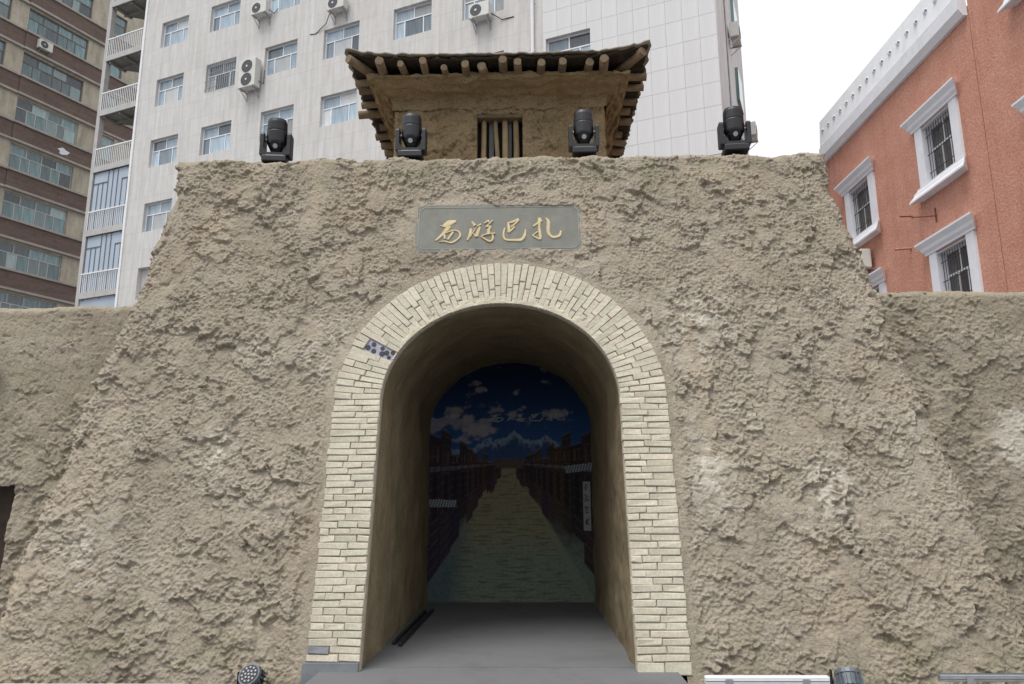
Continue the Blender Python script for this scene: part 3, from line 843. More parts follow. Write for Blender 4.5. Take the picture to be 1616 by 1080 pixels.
# ------------------------------------------------------------------ wing walls
def wing(name, label, xa, xb, ytop, ybot, ztop, seed, calm, hole, flip):
    root = empty(name, ((xa+xb)/2, ybot, -.12)); tag(root, label, 'wall')
    base = np.array([(xa+xb)/2, ybot, -.12])
    f = Field(xa, xb, -.15, ztop+.1, .010, seed, density=420, amp=1.15, calm=calm, rmin=.02, rmax=.12)
    res = .0105
    nx = int((xb-xa)/res); nz = int((ztop+.14)/res)
    X, Z = np.meshgrid(np.linspace(xa, xb, nx), np.linspace(-.14, ztop, nz))
    h = f(X, Z)
    bt = (ytop-ybot)/ztop
    e = np.clip(1-(ztop-Z)/.08, 0, 1)**2*.06
    tn = .03*fbm(X*2, X*0+2.2, seed, 5)*sstep(ztop-.4, ztop, Z)
    V = np.stack([X, ybot+bt*Z-h+e, Z+tn], -1)
    F = grid_faces(nz, nx)
    cx = X.ravel()[F].mean(1); cz = Z.ravel()[F].mean(1)
    hx0, hx1, hz = hole
    F = F[~((cx > hx0) & (cx < hx1) & (cz < hz+.02*fbm(cx*8, cx*0, seed, 2)))]
    top = V[-1]; dd = np.array([0, .05, .15, .35, .6])
    T = top[None]+0*dd[:, None, None]; T = T.copy(); T[..., 1] += dd[:, None]
    nT = len(dd)
    bk = np.array([(xa, ytop+.65, -.14), (xb, ytop+.65, -.14), (xb, ytop+.65, ztop), (xa, ytop+.65, ztop)])
    FF = np.concatenate([F, grid_faces(nT, nx, nz*nx), np.array([[1, 0, 3, 2]])+nz*nx+nT*nx])
    VV = np.concatenate([V.reshape(-1, 3), T.reshape(-1, 3), bk])
    pale, moss = stains(X, Z, seed+60)
    moss = np.maximum(.15*sstep(-.2, .5, fbm(X*1.3, Z*1.3, seed+3, 3)), moss*0+.14*sstep(ztop-.5, ztop, Z+.3*fbm(X*2, Z*2, seed+4, 3)))
    if xa > 0: pale = np.maximum(pale, .75*sstep(1.2, .3, ((X-5.35)/.28)**2+((Z-2.1)/.36)**2+.5*fbm(X*4, Z*4, seed+5, 3)))
    pad = np.zeros(nT*nx+4)
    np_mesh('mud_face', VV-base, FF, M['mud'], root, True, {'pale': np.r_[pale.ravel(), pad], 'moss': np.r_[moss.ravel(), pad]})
    # boarded recess behind the opening
    mb = MB(); d0, d1 = ybot-.05, ybot+.55
    mb.box(hx0-.05, hx1+.05, d1, d1+.05, -.12, hz+.1)
    mb.box(hx0-.05, hx0-.005, d0+.19, d1, -.12, hz); mb.box(hx1+.005, hx1+.05, d0+.19, d1, -.12, hz); mb.box(hx0-.05, hx1+.05, d0+.19, d1, hz+.005, hz+.1)
    r = mb.build('recess_lining', M['shade_panel']); r.parent = root; r.matrix_parent_inverse = Matrix.Translation(root.location).inverted()
    return root
def calmL(X, Z, s): return .75*sstep(-.15, .25, (Z-2.15)*1.1+.45*fbm(X*1.7, Z*1.2, s+40, 4))*sstep(-.6, .1, fbm(X*2.2, Z*2.2, s+44, 4)+.15)
def calmR(X, Z, s): return .25*sstep(.0, .5, fbm(X*1.2, Z*1.2, s+40, 4))
wing('wing_wall', 'lower mud wall left of the gate with smooth plastered upper part', -7.3, -4.1, 8.52, 8.30, 3.755, 21, calmL, (-7.0, -5.72, 1.66), False)
wing('wing_wall', 'lower mud wall right of the gate below the orange building', 3.45, 6.7, 8.52, 8.30, 3.825, 22, calmR, (5.62, 6.5, 1.30), False)

# ------------------------------------------------------------------ hut on the gate
HX0, HX1, HY0, HY1 = -1.85, 1.09, 9.62, 11.55
hut = empty('watch_hut', ((HX0+HX1)/2, HY0, ZT)); tag(hut, 'small mud hut with pole eaves standing on top of the gate', 'hut')
HB = np.array(hut.location)
def Hp(o): o.parent = hut; o.matrix_parent_inverse = Matrix.Translation(hut.location).inverted(); return o
def hut_walls():
    WX0, WX1, WZ1 = -.69, -.06, 6.73
    f = Field(HX0-.1, HX1+.1, 5.4, 7.2, .01, 33, density=260, amp=1.35, rmin=.02, rmax=.08)
    nx, nz = 240, 122
    X, Z = np.meshgrid(np.linspace(HX0, HX1, nx), np.linspace(5.5, 6.99, nz))
    h = f(X, Z)
    V = np.stack([X, HY0-h+.05*np.clip(1-np.minimum(X-HX0, HX1-X)/.06, 0, 1)**2, Z], -1)
    F = grid_faces(nz, nx)
    cx = X.ravel()[F].mean(1); cz = Z.ravel()[F].mean(1)
    F = F[~((cx > WX0) & (cx < WX1) & (cz < WZ1) & (cz > 5.75))]
    Vs = [V.reshape(-1, 3)]; Fs = [F]; off = nx*nz
    for side, x in ((0, HX0), (-1, HX1)):
        dd = np.linspace(0, HY1-HY0, 40)
        E = V[::3, side][:, None, :]+0*dd[None, :, None]; E = E.copy(); E[..., 1] += dd[None]
        E[..., 0] += .02*fbm(E[..., 1]*6, E[..., 2]*6, 90+side, 4)*(dd > 0)[None]
        Vs.append(E.reshape(-1, 3)); Fs.append(grid_faces(E.shape[0], 40, off, flip=(side == 0))); off += E.shape[0]*40
    Vs.append(np.array([(HX0, HY1, 5.5), (HX1, HY1, 5.5), (HX1, HY1, 7.0), (HX0, HY1, 7.0)])); Fs.append(np.array([[1, 0, 3, 2]])+off)
    VV = np.concatenate(Vs); z0 = np.zeros(len(VV))
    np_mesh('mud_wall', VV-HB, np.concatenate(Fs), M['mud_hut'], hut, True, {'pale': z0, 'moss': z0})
    # window: reveal, netting and upright poles
    mb = MB()
    for b in ((WX0-.03, WX0, HY0+.012, HY0+.2, 5.72, WZ1+.03), (WX1, WX1+.03, HY0+.012, HY0+.2, 5.72, WZ1+.03), (WX0, WX1, HY0+.012, HY0+.2, WZ1, WZ1+.03)): mb.box(*b)
    Hp(mb.build('window_reveal', M['mud_hut']))
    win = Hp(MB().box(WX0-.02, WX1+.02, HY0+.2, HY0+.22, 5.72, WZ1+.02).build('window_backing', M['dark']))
    Hp(MB().box(WX0+.16, WX0+.225, HY0+.16, HY0+.165, 5.72, WZ1).build('netting', M['mesh']))
    Hp(MB().box(WX0+.43, WX0+.475, HY0+.16, HY0+.165, 5.72, WZ1).build('netting', M['mesh']))
    for (xb_, xt, r) in ((WX0+.075, WX0+.095, .037), (WX0+.30, WX0+.245, .032), (WX0+.385, WX0+.385, .042), (WX0+.545, WX0+.535, .042)):
        Hp(MB().tube([(xb_, HY0+.09, 5.70), ((xb_+xt)/2+.004, HY0+.09, 6.2), (xt, HY0+.10, WZ1+.01)], [r*1.05, r, r*.95], 10, jit=.05).build('window_pole', M['pole'], smooth=True))
    lb = MB().box(WX0-.01, WX1+.01, HY0-.008, HY0+.15, WZ1-.055, WZ1-.005).build('lintel', M['wood']); Hp(lb)
hut_walls()
EX0, EX1, EY0, EY1 = -2.14, 1.38, 9.10, 12.02      # mud cornice outer edge
def cornice():
    prof = [(0, 6.80), (.02, 6.90), (.10, 6.96), (.35, 6.975), (.65, 6.985), (.9, 7.00), (1.0, 7.015), (1.0, 7.055), (.97, 7.065), (.5, 7.07)]
    per = []
    n1, n2 = 90, 76
    for (a, b, n) in (((0, 0), (1, 0), n1), ((1, 0), (1, 1), n2), ((1, 1), (0, 1), n1), ((0, 1), (0, 0), n2)):
        for i in range(n): t = i/n; per.append((a[0]+(b[0]-a[0])*t, a[1]+(b[1]-a[1])*t))
    per = np.array(per); m = len(per)
    pf = []
    for (k0, z0), (k1, z1) in zip(prof[:-1], prof[1:]):
        for t in np.linspace(0, 1, 5)[:-1]: pf.append((k0+(k1-k0)*t, z0+(z1-z0)*t))
    pf.append(prof[-1]); pf = np.array(pf)
    K = pf[:, 0][:, None]; 
    IN = np.stack([HX0-.02+(HX1-HX0+.04)*per[:, 0], HY0-.02+(HY1-HY0+.04)*per[:, 1]], -1); OUT = np.stack([EX0+(EX1-EX0)*per[:, 0], EY0+(EY1-EY0)*per[:, 1]], -1)
    XY = IN[None]+(OUT-IN)[None]*K[..., None]
    Z = pf[:, 1][:, None]+0*K*per[None, :, 0]
    s = np.arange(m)*.035
    n = fbm(s[None]*3+0*K, K*4+pf[:, 1][:, None]*6, 120, 5)
    Z = Z+.035*n+.022*fbm(s[None]*11+0*K, pf[:, 1][:, None]*20+K*5, 126, 4)
    XY = XY*(1+0*K[..., None])
    XY[..., 1] += .02*n
    V = np.concatenate([XY, Z[..., None]], -1)
    V = np.concatenate([V, V[:, :1]], 1)
    VV = V.reshape(-1, 3)
    z0 = np.zeros(len(VV))
    np_mesh('mud_cornice', VV-HB, grid_faces(len(pf), m+1), M['mud_hut'], hut, True, {'pale': z0, 'moss': z0})
cornice()
# eave rafters: round poles, ends showing
def rafter(a, b, r):
    a = Vector(a); b = Vector(b); c = a.lerp(b, .5)+Vector((random.gauss(0, .008), 0, random.gauss(0, .008)))
    mb = MB()
    mb.tube([a-c, Vector((0, 0, 0)), b-c], [r*.95, r, r*1.03], 10, cap=True, jit=.09)
    n = len(mb.f); mb.m[n-1] = 1; mb.m[n-2] = 1
    o = mb.build('rafter', [M['wood'], M['wood_end']], hut, smooth=False)
    for p in o.data.polygons: p.use_smooth = len(p.vertices) == 4
    o.location = c-hut.location
fx = [-1.90, -1.62, -1.34, -1.07, -.80, -.56, -.31, -.10, .17, .45, .80, 1.03]
for x in fx:
    r = random.uniform(.04, .066); tip = random.uniform(8.78, 8.94)
    rise = .05*(abs(x-AC)/1.7)**3
    rafter((x+random.uniform(-.03, .03), tip, 7.045+rise+random.uniform(-.03, .015)), (x+random.uniform(-.03, .03), 9.6, 7.13), r)
rafter((-2.33, 8.86, 7.14), (-1.9, 9.5, 7.12), .062)
rafter((1.53, 8.90, 7.20), (1.1, 9.5, 7.12), .065)
for k in range(9):
    y = 9.33+k*.31+random.uniform(-.04, .04)
    ext = random.choice([.13, .18, .22, .26]) if k != 3 else .36
    rafter((EX0-ext+.02, y+random.uniform(-.08, .08), 7.07+random.uniform(-.03, .02)), (EX0+.45, y, 7.14), random.uniform(.05, .066))
    y = 9.36+k*.31+random.uniform(-.04, .04)
    ext = random.choice([.13, .17, .22, .27])
    rafter((EX1+ext-.02, y+random.uniform(-.08, .08), 7.08+random.uniform(-.03, .02)), (EX1-.45, y, 7.14), random.uniform(.05, .066))
# brushwood mat and felt: thin sheets with ragged edges, lifted at the corners
def roof_sheet(name, m, over, zoff, thick, rag, seed):
    n = 90
    x = np.linspace(0, 1, n); X, Y = np.meshgrid(x, x)
    x0, x1, y0, y1 = EX0-over, EX1+over, EY0-over, EY1+over
    PXx = x0+(x1-x0)*X; PYy = y0+(y1-y0)*Y
    ex = np.minimum(X, 1-X); ey = np.minimum(Y, 1-Y)
    PYy = PYy+np.where(Y < .5, -1, 1)*rag*fbm(PXx*9, PXx*0, seed, 5)*(ey < .001)
    PXx = PXx+np.where(X < .5, -1, 1)*rag*fbm(PYy*9, PYy*0, seed+3, 5)*(ex < .001)
    cx = np.abs(X-.5)*2; cy = np.abs(Y-.5)*2
    Zz = 7.135+zoff+.12*(cx**5)*(cy**6)*np.where(X > .5, 1.3, .9)+.012*fbm(PXx*3, PYy*3, seed+5, 4)+.22*(1-np.maximum(cx, cy))
    top = np.stack([PXx, PYy, Zz+thick], -1).reshape(-1, 3); bot = np.stack([PXx, PYy, Zz], -1).reshape(-1, 3)
    i = np.arange(n*n).reshape(n, n); N = n*n
    F = [grid_faces(n, n, 0), grid_faces(n, n, N, True)]
    rim = np.concatenate([i[0, :-1], i[:-1, -1], i[-1, :0:-1], i[:0:-1, 0]]); nxt = np.roll(rim, -1)
    F.append(np.stack([rim+N, nxt+N, nxt, rim], -1))
    np_mesh(name, np.concatenate([top, bot])-HB, np.concatenate(F), m, hut, False)
roof_sheet('brushwood_mat', M['brush'], .20, -.012, .05, .06, 140)
roof_sheet('roof_felt', M['felt'], .245, .038, .022, .03, 150)
# reed tips hanging under the eave
mb = MB()
for k in range(420):
    s = random.random()
    side = random.random()
    if side < .55: x = EX0-.15+(EX1-EX0+.3)*s; y = EY0-.19; dx, dy = random.gauss(0, .03), .25
    elif side < .78: x = EX0-.19; y = EY0+(EY1-EY0)*s; dx, dy = .25, random.gauss(0, .03)
    else: x = EX1+.19; y = EY0+(EY1-EY0)*s; dx, dy = -.25, random.gauss(0, .03)
    cx = abs((x-(EX0+EX1)/2)/1.95); cy = abs((y-(EY0+EY1)/2)/1.65)
    z = 7.128+.10*min(1, cx)**5*min(1, cy)**6
    mb.tube([(x, y, z), (x+dx, y+dy, z-.004+.02)], .006, 4, cap=True)
o = Hp(mb.build('reed_layer', M['brush'])); o['kind'] = 'stuff'

# ------------------------------------------------------------------ stage lights on the parapet
def stage_light(tilt):
    t = empty('stage_light')
    b = MB().box(-.17, .17, -.15, .15, 0, .085).box(-.13, .13, -.11, .11, .085, .11).build('base', M['black'], t); bevel(b, .012, 2)
    for s in (-1, 1):
        pr = [(-.10, .11), (.10, .11), (.10, .41), (.075, .44), (-.075, .44), (-.10, .41)]
        a = MB().prism(pr, 'x', s*.158-(.0 if s > 0 else .058), s*.158+(.058 if s > 0 else .0)).build('yoke_arm', M['black'], t); bevel(a, .010, 2)
        MB().tube([(s*.13, 0, .36), (s*.165, 0, .36)], .022, 12).build('pivot', M['steel'], t)
    y = MB().prism([(-.21, .105), (.21, .105), (.21, .29), (.11, .15), (-.11, .15), (-.21, .29)], 'y', -.098, .098).build('yoke_foot', M['black'], t); bevel(y, .006)
    hd = MB(); n = 24
    rings = [(.235, .088), (.31, .122), (.33, .126), (.47, .126), (.475, .121), (.485, .121), (.49, .125), (.60, .121), (.645, .108)]
    vs = []; fs = []
    for (z, r) in rings:
        for k in range(n):
            a = 2*math.pi*(k+.5)/n; vs.append((r*1.14*math.cos(a), r*1.1*math.sin(a), z-.36))
    for i in range(len(rings)-1):
        for k in range(n): fs.append((i*n+k, i*n+(k+1) % n, (i+1)*n+(k+1) % n, (i+1)*n+k))
    fs += [tuple(range(n-1, -1, -1)), tuple((len(rings)-1)*n+k for k in range(n))]
    hd.add(vs, fs)
    h = hd.build('head', M['black'], t, loc=(0, 0, .36), rot=(tilt, 0, 0))
    bevel(h, .004)
    tp = []
    oc = [(-.10, -.055), (-.06, -.10), (.06, -.10), (.10, -.055), (.10, .08), (-.10, .08)]
    mb = MB(); k = len(oc)
    mb.add([(p[0]*1.27, p[1]*1.2, -.055) for p in oc]+[(p[0]*.78, p[1]*.45+.01, -.175) for p in oc], [tuple(range(k)), tuple(range(2*k-1, k-1, -1))]+[(i, k+i, k+(i+1) % k, (i+1) % k) for i in range(k)])
    bevel(mb.build('head_end', M['black2'], h), .004)
    # round end disc on the slanting front
    dz = MB(); c = Vector((0, -.094, -.105)); nrm = Vector((0, -.86, -.50)).normalized(); ax = Vector((1, 0, 0)); bx_ = nrm.cross(ax)
    vv = [c+nrm*q+(ax*math.cos(i*math.pi/8)+bx_*math.sin(i*math.pi/8))*.033 for q in (-.01, .012) for i in range(16)]
    dz.add(vv, [tuple(range(16)), tuple(range(16, 32))]+[(i, (i+1) % 16, 16+(i+1) % 16, 16+i) for i in range(16)])
    dz.build('end_disc', M['lamp_disc'], h)
    for s in (-1, 1):
        hh = MB().tube([(s*.10, -.02, .11-.36), (s*.125, -.06, .15-.36)], .006, 6).build('latch', M['steel'], h)
    lip = MB().prism([(.118*math.cos(R(a)), .118*math.sin(R(a))) for a in range(20, 161, 14)], 'z', .645-.36, .672-.36).build('top_rim', M['black2'], h)
    return t
LL = ['black stage light at the left end of the gate top, beside no hut wall', 'black stage light in front of the hut wall, left of its window', 'black stage light in front of the hut wall, right of its window', 'black stage light at the right end of the gate top']
LL[0] = 'black stage light on the left end of the gate top, in front of windows'
for k, (x, y, z, til, rz) in enumerate(((-3.08, 8.53, 5.505, .10, .10), (-1.42, 8.55, 5.55, .03, .0), (.695, 8.55, 5.565, .02, -.02), (2.52, 8.53, 5.565, .04, -.08))):
    t = stage_light(til)
    t.location = (x, y, z); t.rotation_euler = (0, 0, rz); t.scale = (.86, .86, .90)
    tag(t, LL[k], 'stage light', 'stage lights on the gate top')

# ------------------------------------------------------------------ buildings
def facade(mb, s0, s1, z0, z1, rects, depth):
    """wall face in local x-z at y=0 with openings; reveals run inwards (+y)"""
    ss = sorted(set([s0, s1]+[r[0] for r in rects]+[r[1] for r in rects])); zs = sorted(set([z0, z1]+[r[2] for r in rects]+[r[3] for r in rects]))
    ss = [a for a in ss if s0 <= a <= s1]; zs = [a for a in zs if z0 <= a <= z1]
    for a, b in zip(ss[:-1], ss[1:]):
        run = None
        for c, d in zip(zs[:-1], zs[1:]):
            mx, mz = (a+b)/2, (c+d)/2
            hole = any(r[0] < mx < r[1] and r[2] < mz < r[3] for r in rects)
            if hole:
                if run: mb.add([(a, 0, run[0]), (b, 0, run[0]), (b, 0, run[1]), (a, 0, run[1])], [(0, 1, 2, 3)]); run = None
            else: run = (run[0], d) if run else (c, d)
        if run: mb.add([(a, 0, run[0]), (b, 0, run[0]), (b, 0, run[1]), (a, 0, run[1])], [(0, 1, 2, 3)])
    for (a, b, c, d) in rects:
        mb.add([(a, 0, c), (b, 0, c), (b, 0, d), (a, 0, d), (a, depth, c), (b, depth, c), (b, depth, d), (a, depth, d)],
               [(0, 4, 5, 1), (1, 5, 6, 2), (2, 6, 7, 3), (3, 7, 4, 0), (4, 7, 6, 5)])
def window(parent, a, b, c, d, y, layout, fm, gm, fw_=.05, open_pane=None):
    """layout: list of rows from the bottom: (height fraction, [width fractions])"""
    root = MB(); w = b-a; h = d-c
    root.box(a, b, y, y+.06, c, c+fw_).box(a, b, y, y+.06, d-fw_, d).box(a, a+fw_, y, y+.06, c+fw_, d-fw_).box(b-fw_, b, y, y+.06, c+fw_, d-fw_)
    panes = []
    zc = c+fw_
    IH = h-2*fw_; IW = w-2*fw_
    for ri, (fh, cols) in enumerate(layout):
        zt = zc+IH*fh
        if ri < len(layout)-1: root.box(a+fw_, b-fw_, y+.002, y+.058, zt-fw_*.45, zt+fw_*.45)
        xc = a+fw_; tot = sum(cols)
        for ci, f in enumerate(cols):
            xt = xc+IW*f/tot
            if ci < len(cols)-1: root.box(xt-fw_*.42, xt+fw_*.42, y+.004, y+.056, zc+(fw_*.45 if ri else 0), zt-(fw_*.45 if ri < len(layout)-1 else 0))
            panes.append((xc, xt, zc, zt)); xc = xt
        zc = zt
    fr = root.build('window', fm, parent)
    for (x0, x1, z0, z1) in panes:
        cxm, czm = (x0+x1)/2, (z0+z1)/2
        p = MB().box(-(x1-x0)/2-.001, (x1-x0)/2+.001, 0, .01, -(z1-z0)/2-.001, (z1-z0)/2+.001).build('pane', random.choice(gm) if isinstance(gm, list) else gm, fr, loc=(cxm, y+.03, czm), rot=(random.gauss(0, .004), 0, random.gauss(0, .004)))
    return fr
def bars(parent, a, b, c, d, y, nv, nh, m, r=.008, name='window_bars'):
    mb = MB()
    for i in range(nv):
        x = a+(b-a)*(i+.5)/nv; mb.tube([(x, y, c), (x, y, d)], r, 5)
    for j in range(nh):
        z = c+(d-c)*(j+.5)/nh; mb.tube([(a, y-r, z), (b, y-r, z)], r*1.2, 5)
    return mb.build(name, m, parent)

# --- pale office block behind
Wb = empty('pale_block', (-17.185, 32.5, -.12), -R(22)); tag(Wb, 'tall pale grey block with white framed windows behind the gate', 'building')
ZO = .12
rows = [(13.63, 15.04), (16.84, 18.24), (19.98, 21.4), (23.11, 24.48), (26.26, 27.64), (10.4, 11.9)]
cols = [(-.76, .98), (2.40, 4.20), (5.87, 7.68), (9.10, 10.93), (12.62, 14.42), (15.82, 17.62), (19.33, 21.05)]
rects = []; wins = []
for ci, (a, b) in enumerate(cols):
    for ri, (c, d) in enumerate(rows):
        if ci == 6 and ri in (2, 3, 4): continue
        rects.append((a, b, c+ZO, d+ZO)); wins.append((ci, ri, a, b, c+ZO, d+ZO))
mb = MB(); facade(mb, -1.92, 25.5, 0, 34, rects, .24)
mb.box(-1.92, -1.90, .002, 9, 0, 34); mb.add([(25.5, 0, 0), (25.5, 9, 0), (25.5, 9, 34), (25.5, 0, 34)], [(0, 1, 2, 3)])
mb.add([(-1.92, 9, 0), (25.5, 9, 0), (25.5, 9, 34), (-1.92, 9, 34)], [(0, 1, 2, 3)]); mb.add([(-1.92, 0, 34), (25.5, 0, 34), (25.5, 9, 34), (-1.92, 9, 34)], [(0, 1, 2, 3)])
mb.build('wall', M['white_wall'], Wb, fix=False)
for (ci, ri, a, b, c, d) in wins:
    # hidden by the gate or above the frame: only the wall opening
    if ri == 4 and ci > 0: continue
    if ri == 5 or (ri == 0 and ci > 0): continue
    w = window(Wb, a, b, c, d, .15, [(.62, [.24, .52, .24]), (.38, [.5, .5])], M['frame_w'], M['glass_list'], .055)
    if ci == 1 and ri == 2: bars(Wb, a+.02, b-.02, c-.03, d+.02, -.04, 14, 4, M['steel'], .011)
# cladding panels on the blank right-hand part
SP, ZP = .57, .86
ss = np.arange(25.49, 18.9, -SP)
for i in range(len(ss)-1):
    for z in np.arange(12.6, 21.5, ZP):
        a, b, c, d = ss[i+1]+.005, ss[i]-.005, z+.005, z+ZP-.005
        segs = [(a, b, c, d)]
        for (x0, x1, y0, y1) in rects:
            new = []
            for (a, b, c, d) in segs:
                if b <= x0 or a >= x1 or d <= y0 or c >= y1: new.append((a, b, c, d)); continue
                if a < x0: new.append((a, x0, c, d))
                if b > x1: new.append((x1, b, c, d))
                aa, bb = max(a, x0), min(b, x1)
                if c < y0: new.append((aa, bb, c, y0))
                if d > y1: new.append((aa, bb, y1, d))
            segs = new
        for (a, b, c, d) in segs:
            if b-a < .05 or d-c < .05: continue
            MB().box(-(b-a)/2, (b-a)/2, -.012, .0, 0, d-c).build('wall_panel', M['panel'], Wb, loc=((a+b)/2, -.002+random.uniform(-.001, .001), c))
# flat strip edging the left corner, downpipe
MB().box(-1.99, -1.86, -.05, .05, 0, 34).build('corner_trim', M['white_metal'], Wb)
mb = MB().tube([(18.83, -.09, 5), (18.83, -.09, 33)], .065, 10)
for z in range(8, 33, 2): mb.box(18.74, 18.92, -.03, .0, z, z+.05)
mb.build('downpipe', M['white_metal'], Wb, smooth=False)
# glazing strip on the end face
MB().box(25.52, 25.56, 2.6, 3.9, 12.0, 30).build('end_face_strip', M['frame_g'], Wb)
for k, z in enumerate((14.1, 17.2, 20.3)):
    MB().box(25.5, 25.62, 5.2, 6.6, z, z+1.4).build('end_face_window', M['glass_b'], Wb)
# balconies in the left-hand end bay
levels = [10.9, 14.03, 17.33, 20.37, 23.40, 26.5]
MB().box(-4.74, -4.50, .0, .26, 0, 34).build('balcony_column', M['concrete'], Wb)
for i, z in enumerate(levels):
    z += ZO
    sl = MB().prism([(-4.52, 0), (-1.99, 0), (-1.99, 3.0), (-2.6, 2.85), (-3.3, 2.2), (-4.0, 1.35), (-4.52, .9)], 'z', z-.02, z+.16).build('balcony_slab', M['soffit'], Wb)
    MB().box(-4.52, -1.99, -.05, -.003, z-.08, z+.22).build('slab_edge', M['concrete'], sl)
    mb = MB()
    for s in (-4.3, -3.2, -2.2): mb.box(s-.06, s+.06, .05, 1.0 if s < -4 else 1.9, z-.17, z-.021)
    mb.box(-4.5, -2.0, .7, .8, z-.14, z-.0215)
    mb.build('slab_beam', M['soffit'], sl)
    mb = MB()
    n = 19
    for k in range(n+1):
        x = -4.48+2.46*k/n; mb.box(x-.014, x+.014, -.035, -.007, z+.22, z+1.12)
    mb.box(-4.50, -2.0, -.05, .01, z+1.12, z+1.18)
    mb.build('railing', M['white_metal'], Wb)
    if z < 16:
        top = levels[i+1]+ZO-.10
        p = MB().box(-4.5, -2.0, .06, .09, z+.17, top).build('sheet_panel', M['blue_panel'], Wb)
        mb = MB()
        for x in (-4.46, -4.12, -3.80, -3.46, -3.14, -2.82, -2.50, -2.14): mb.box(x-.02, x+.02, .035, .058, z+.17, top-(.55 if x in (-4.12, -3.80, -2.50, -2.14) else 0))
        mb.box(-4.46, -3.46, .035, .056, top-.6, top-.55); mb.box(-2.50, -2.02, .035, .056, top-.6, top-.55)
        mb.build('rib', M['blue_rib'], p)
p = MB().box(-4.5, -2.0, .06, .09, 6, levels[0]+.05).build('sheet_panel', M['blue_panel'], Wb)
MB().box(-4.5, -2.0, .04, .058, 10.3, 10.36).box(-3.3, -3.26, .04, .058, 6, 10.3).build('rib', M['blue_rib'], p)

# --- brown building far left
Bb = empty('brown_block', (-30.243, 46.0, -.12), R(90-25.6)); tag(Bb, 'old building with brown bands and long teal window rows at far left', 'building')
FH = 3.13
brects = []; bw = []
for k in range(-1, 7):
    zt = 32.6-FH*k+ZO; zb = zt-1.70
    brects.append((-3.90, .12, zb, zt)); bw.append((k, -3.90, .12, zb, zt))
    if k < 5:
        brects.append((-9.0, -4.97, zb, zt)); bw.append((k, -9.0, -4.97, zb, zt))
    brects.append((1.78, 2.75, zb, zt)); bw.append((k, 1.78, 2.75, zb, zt))
    brects.append((4.1, 6.6, zb, zt)); bw.append((k, 4.1, 6.6, zb, zt))
mb = MB(); facade(mb, -11, 10, 0, 42, brects, .22)
mb.add([(10, 0, 0), (10, 12, 0), (10, 12, 42), (10, 0, 42)], [(0, 1, 2, 3)]); mb.add([(-11, 0, 0), (-11, 12, 0), (-11, 12, 42), (-11, 0, 42)], [(0, 1, 2, 3)]); mb.add([(-11, 12, 0), (10, 12, 0), (10, 12, 42), (-11, 12, 42)], [(0, 1, 2, 3)]); mb.add([(-11, 0, 42), (10, 0, 42), (10, 12, 42), (-11, 12, 42)], [(0, 1, 2, 3)])
mb.build('wall', M['beige'], Bb, fix=False)
for k in range(-1, 8):
    zb = 32.6-FH*k-1.70+ZO
    z0 = zb-1.16; z1 = zb-.12
    for (a, b, pr) in ((-11, -3.98, .10), (-3.98, 1.35, .16), (1.36, 10, .08)):
        MB().box(a, b, -pr, -.002, z0, z1).build('brown_band', M['brown'], Bb)
        MB().box(a-.01, b+.01, -pr-.10, -.002, z1+.001, z1+.13).build('ledge', M['ledge'], Bb)
        MB().box(a-.01, b+.01, -pr-.07, -.002, z0-.14, z0-.001).build('ledge', M['ledge'], Bb)
MB().box(1.34, 1.62, -.02, .0, 0, 42).build('joint_strip', M['shade_panel'], Bb)
for (k, a, b, c, d) in bw:
    if a > 4 and k > 3: continue
    fm = M['frame_b'] if k < 2 else M['frame_g']
    if b-a < 1.5: lay = [(.64, [1]), (.36, [1])]
    elif b-a < 3: lay = [(.64, [.33, .33, .34]), (.36, [.5, .5])]
    else: lay = [(.64, [.17, .14, .19, .17, .14, .19]), (.36, [.25, .25, .25, .25])]
    window(Bb, a, b, c, d, .12, lay, fm, M['glass_blist'], .07)
# dark shop level under the last band
MB().box(-11, 10, -.05, -.004, 0, 12.4).build('shop_front', M['shade_panel'], Bb)
# flaked patch of render on a band
MB().add([(-.75+.35*math.cos(t)*(1+.3*math.sin(5*t)), -.175, 24.02+.22*math.sin(t)*(1+.25*math.cos(3*t))) for t in np.linspace(0, 6.2, 18)], [tuple(range(18))]).build('flaked_patch', M['trim'], Bb)

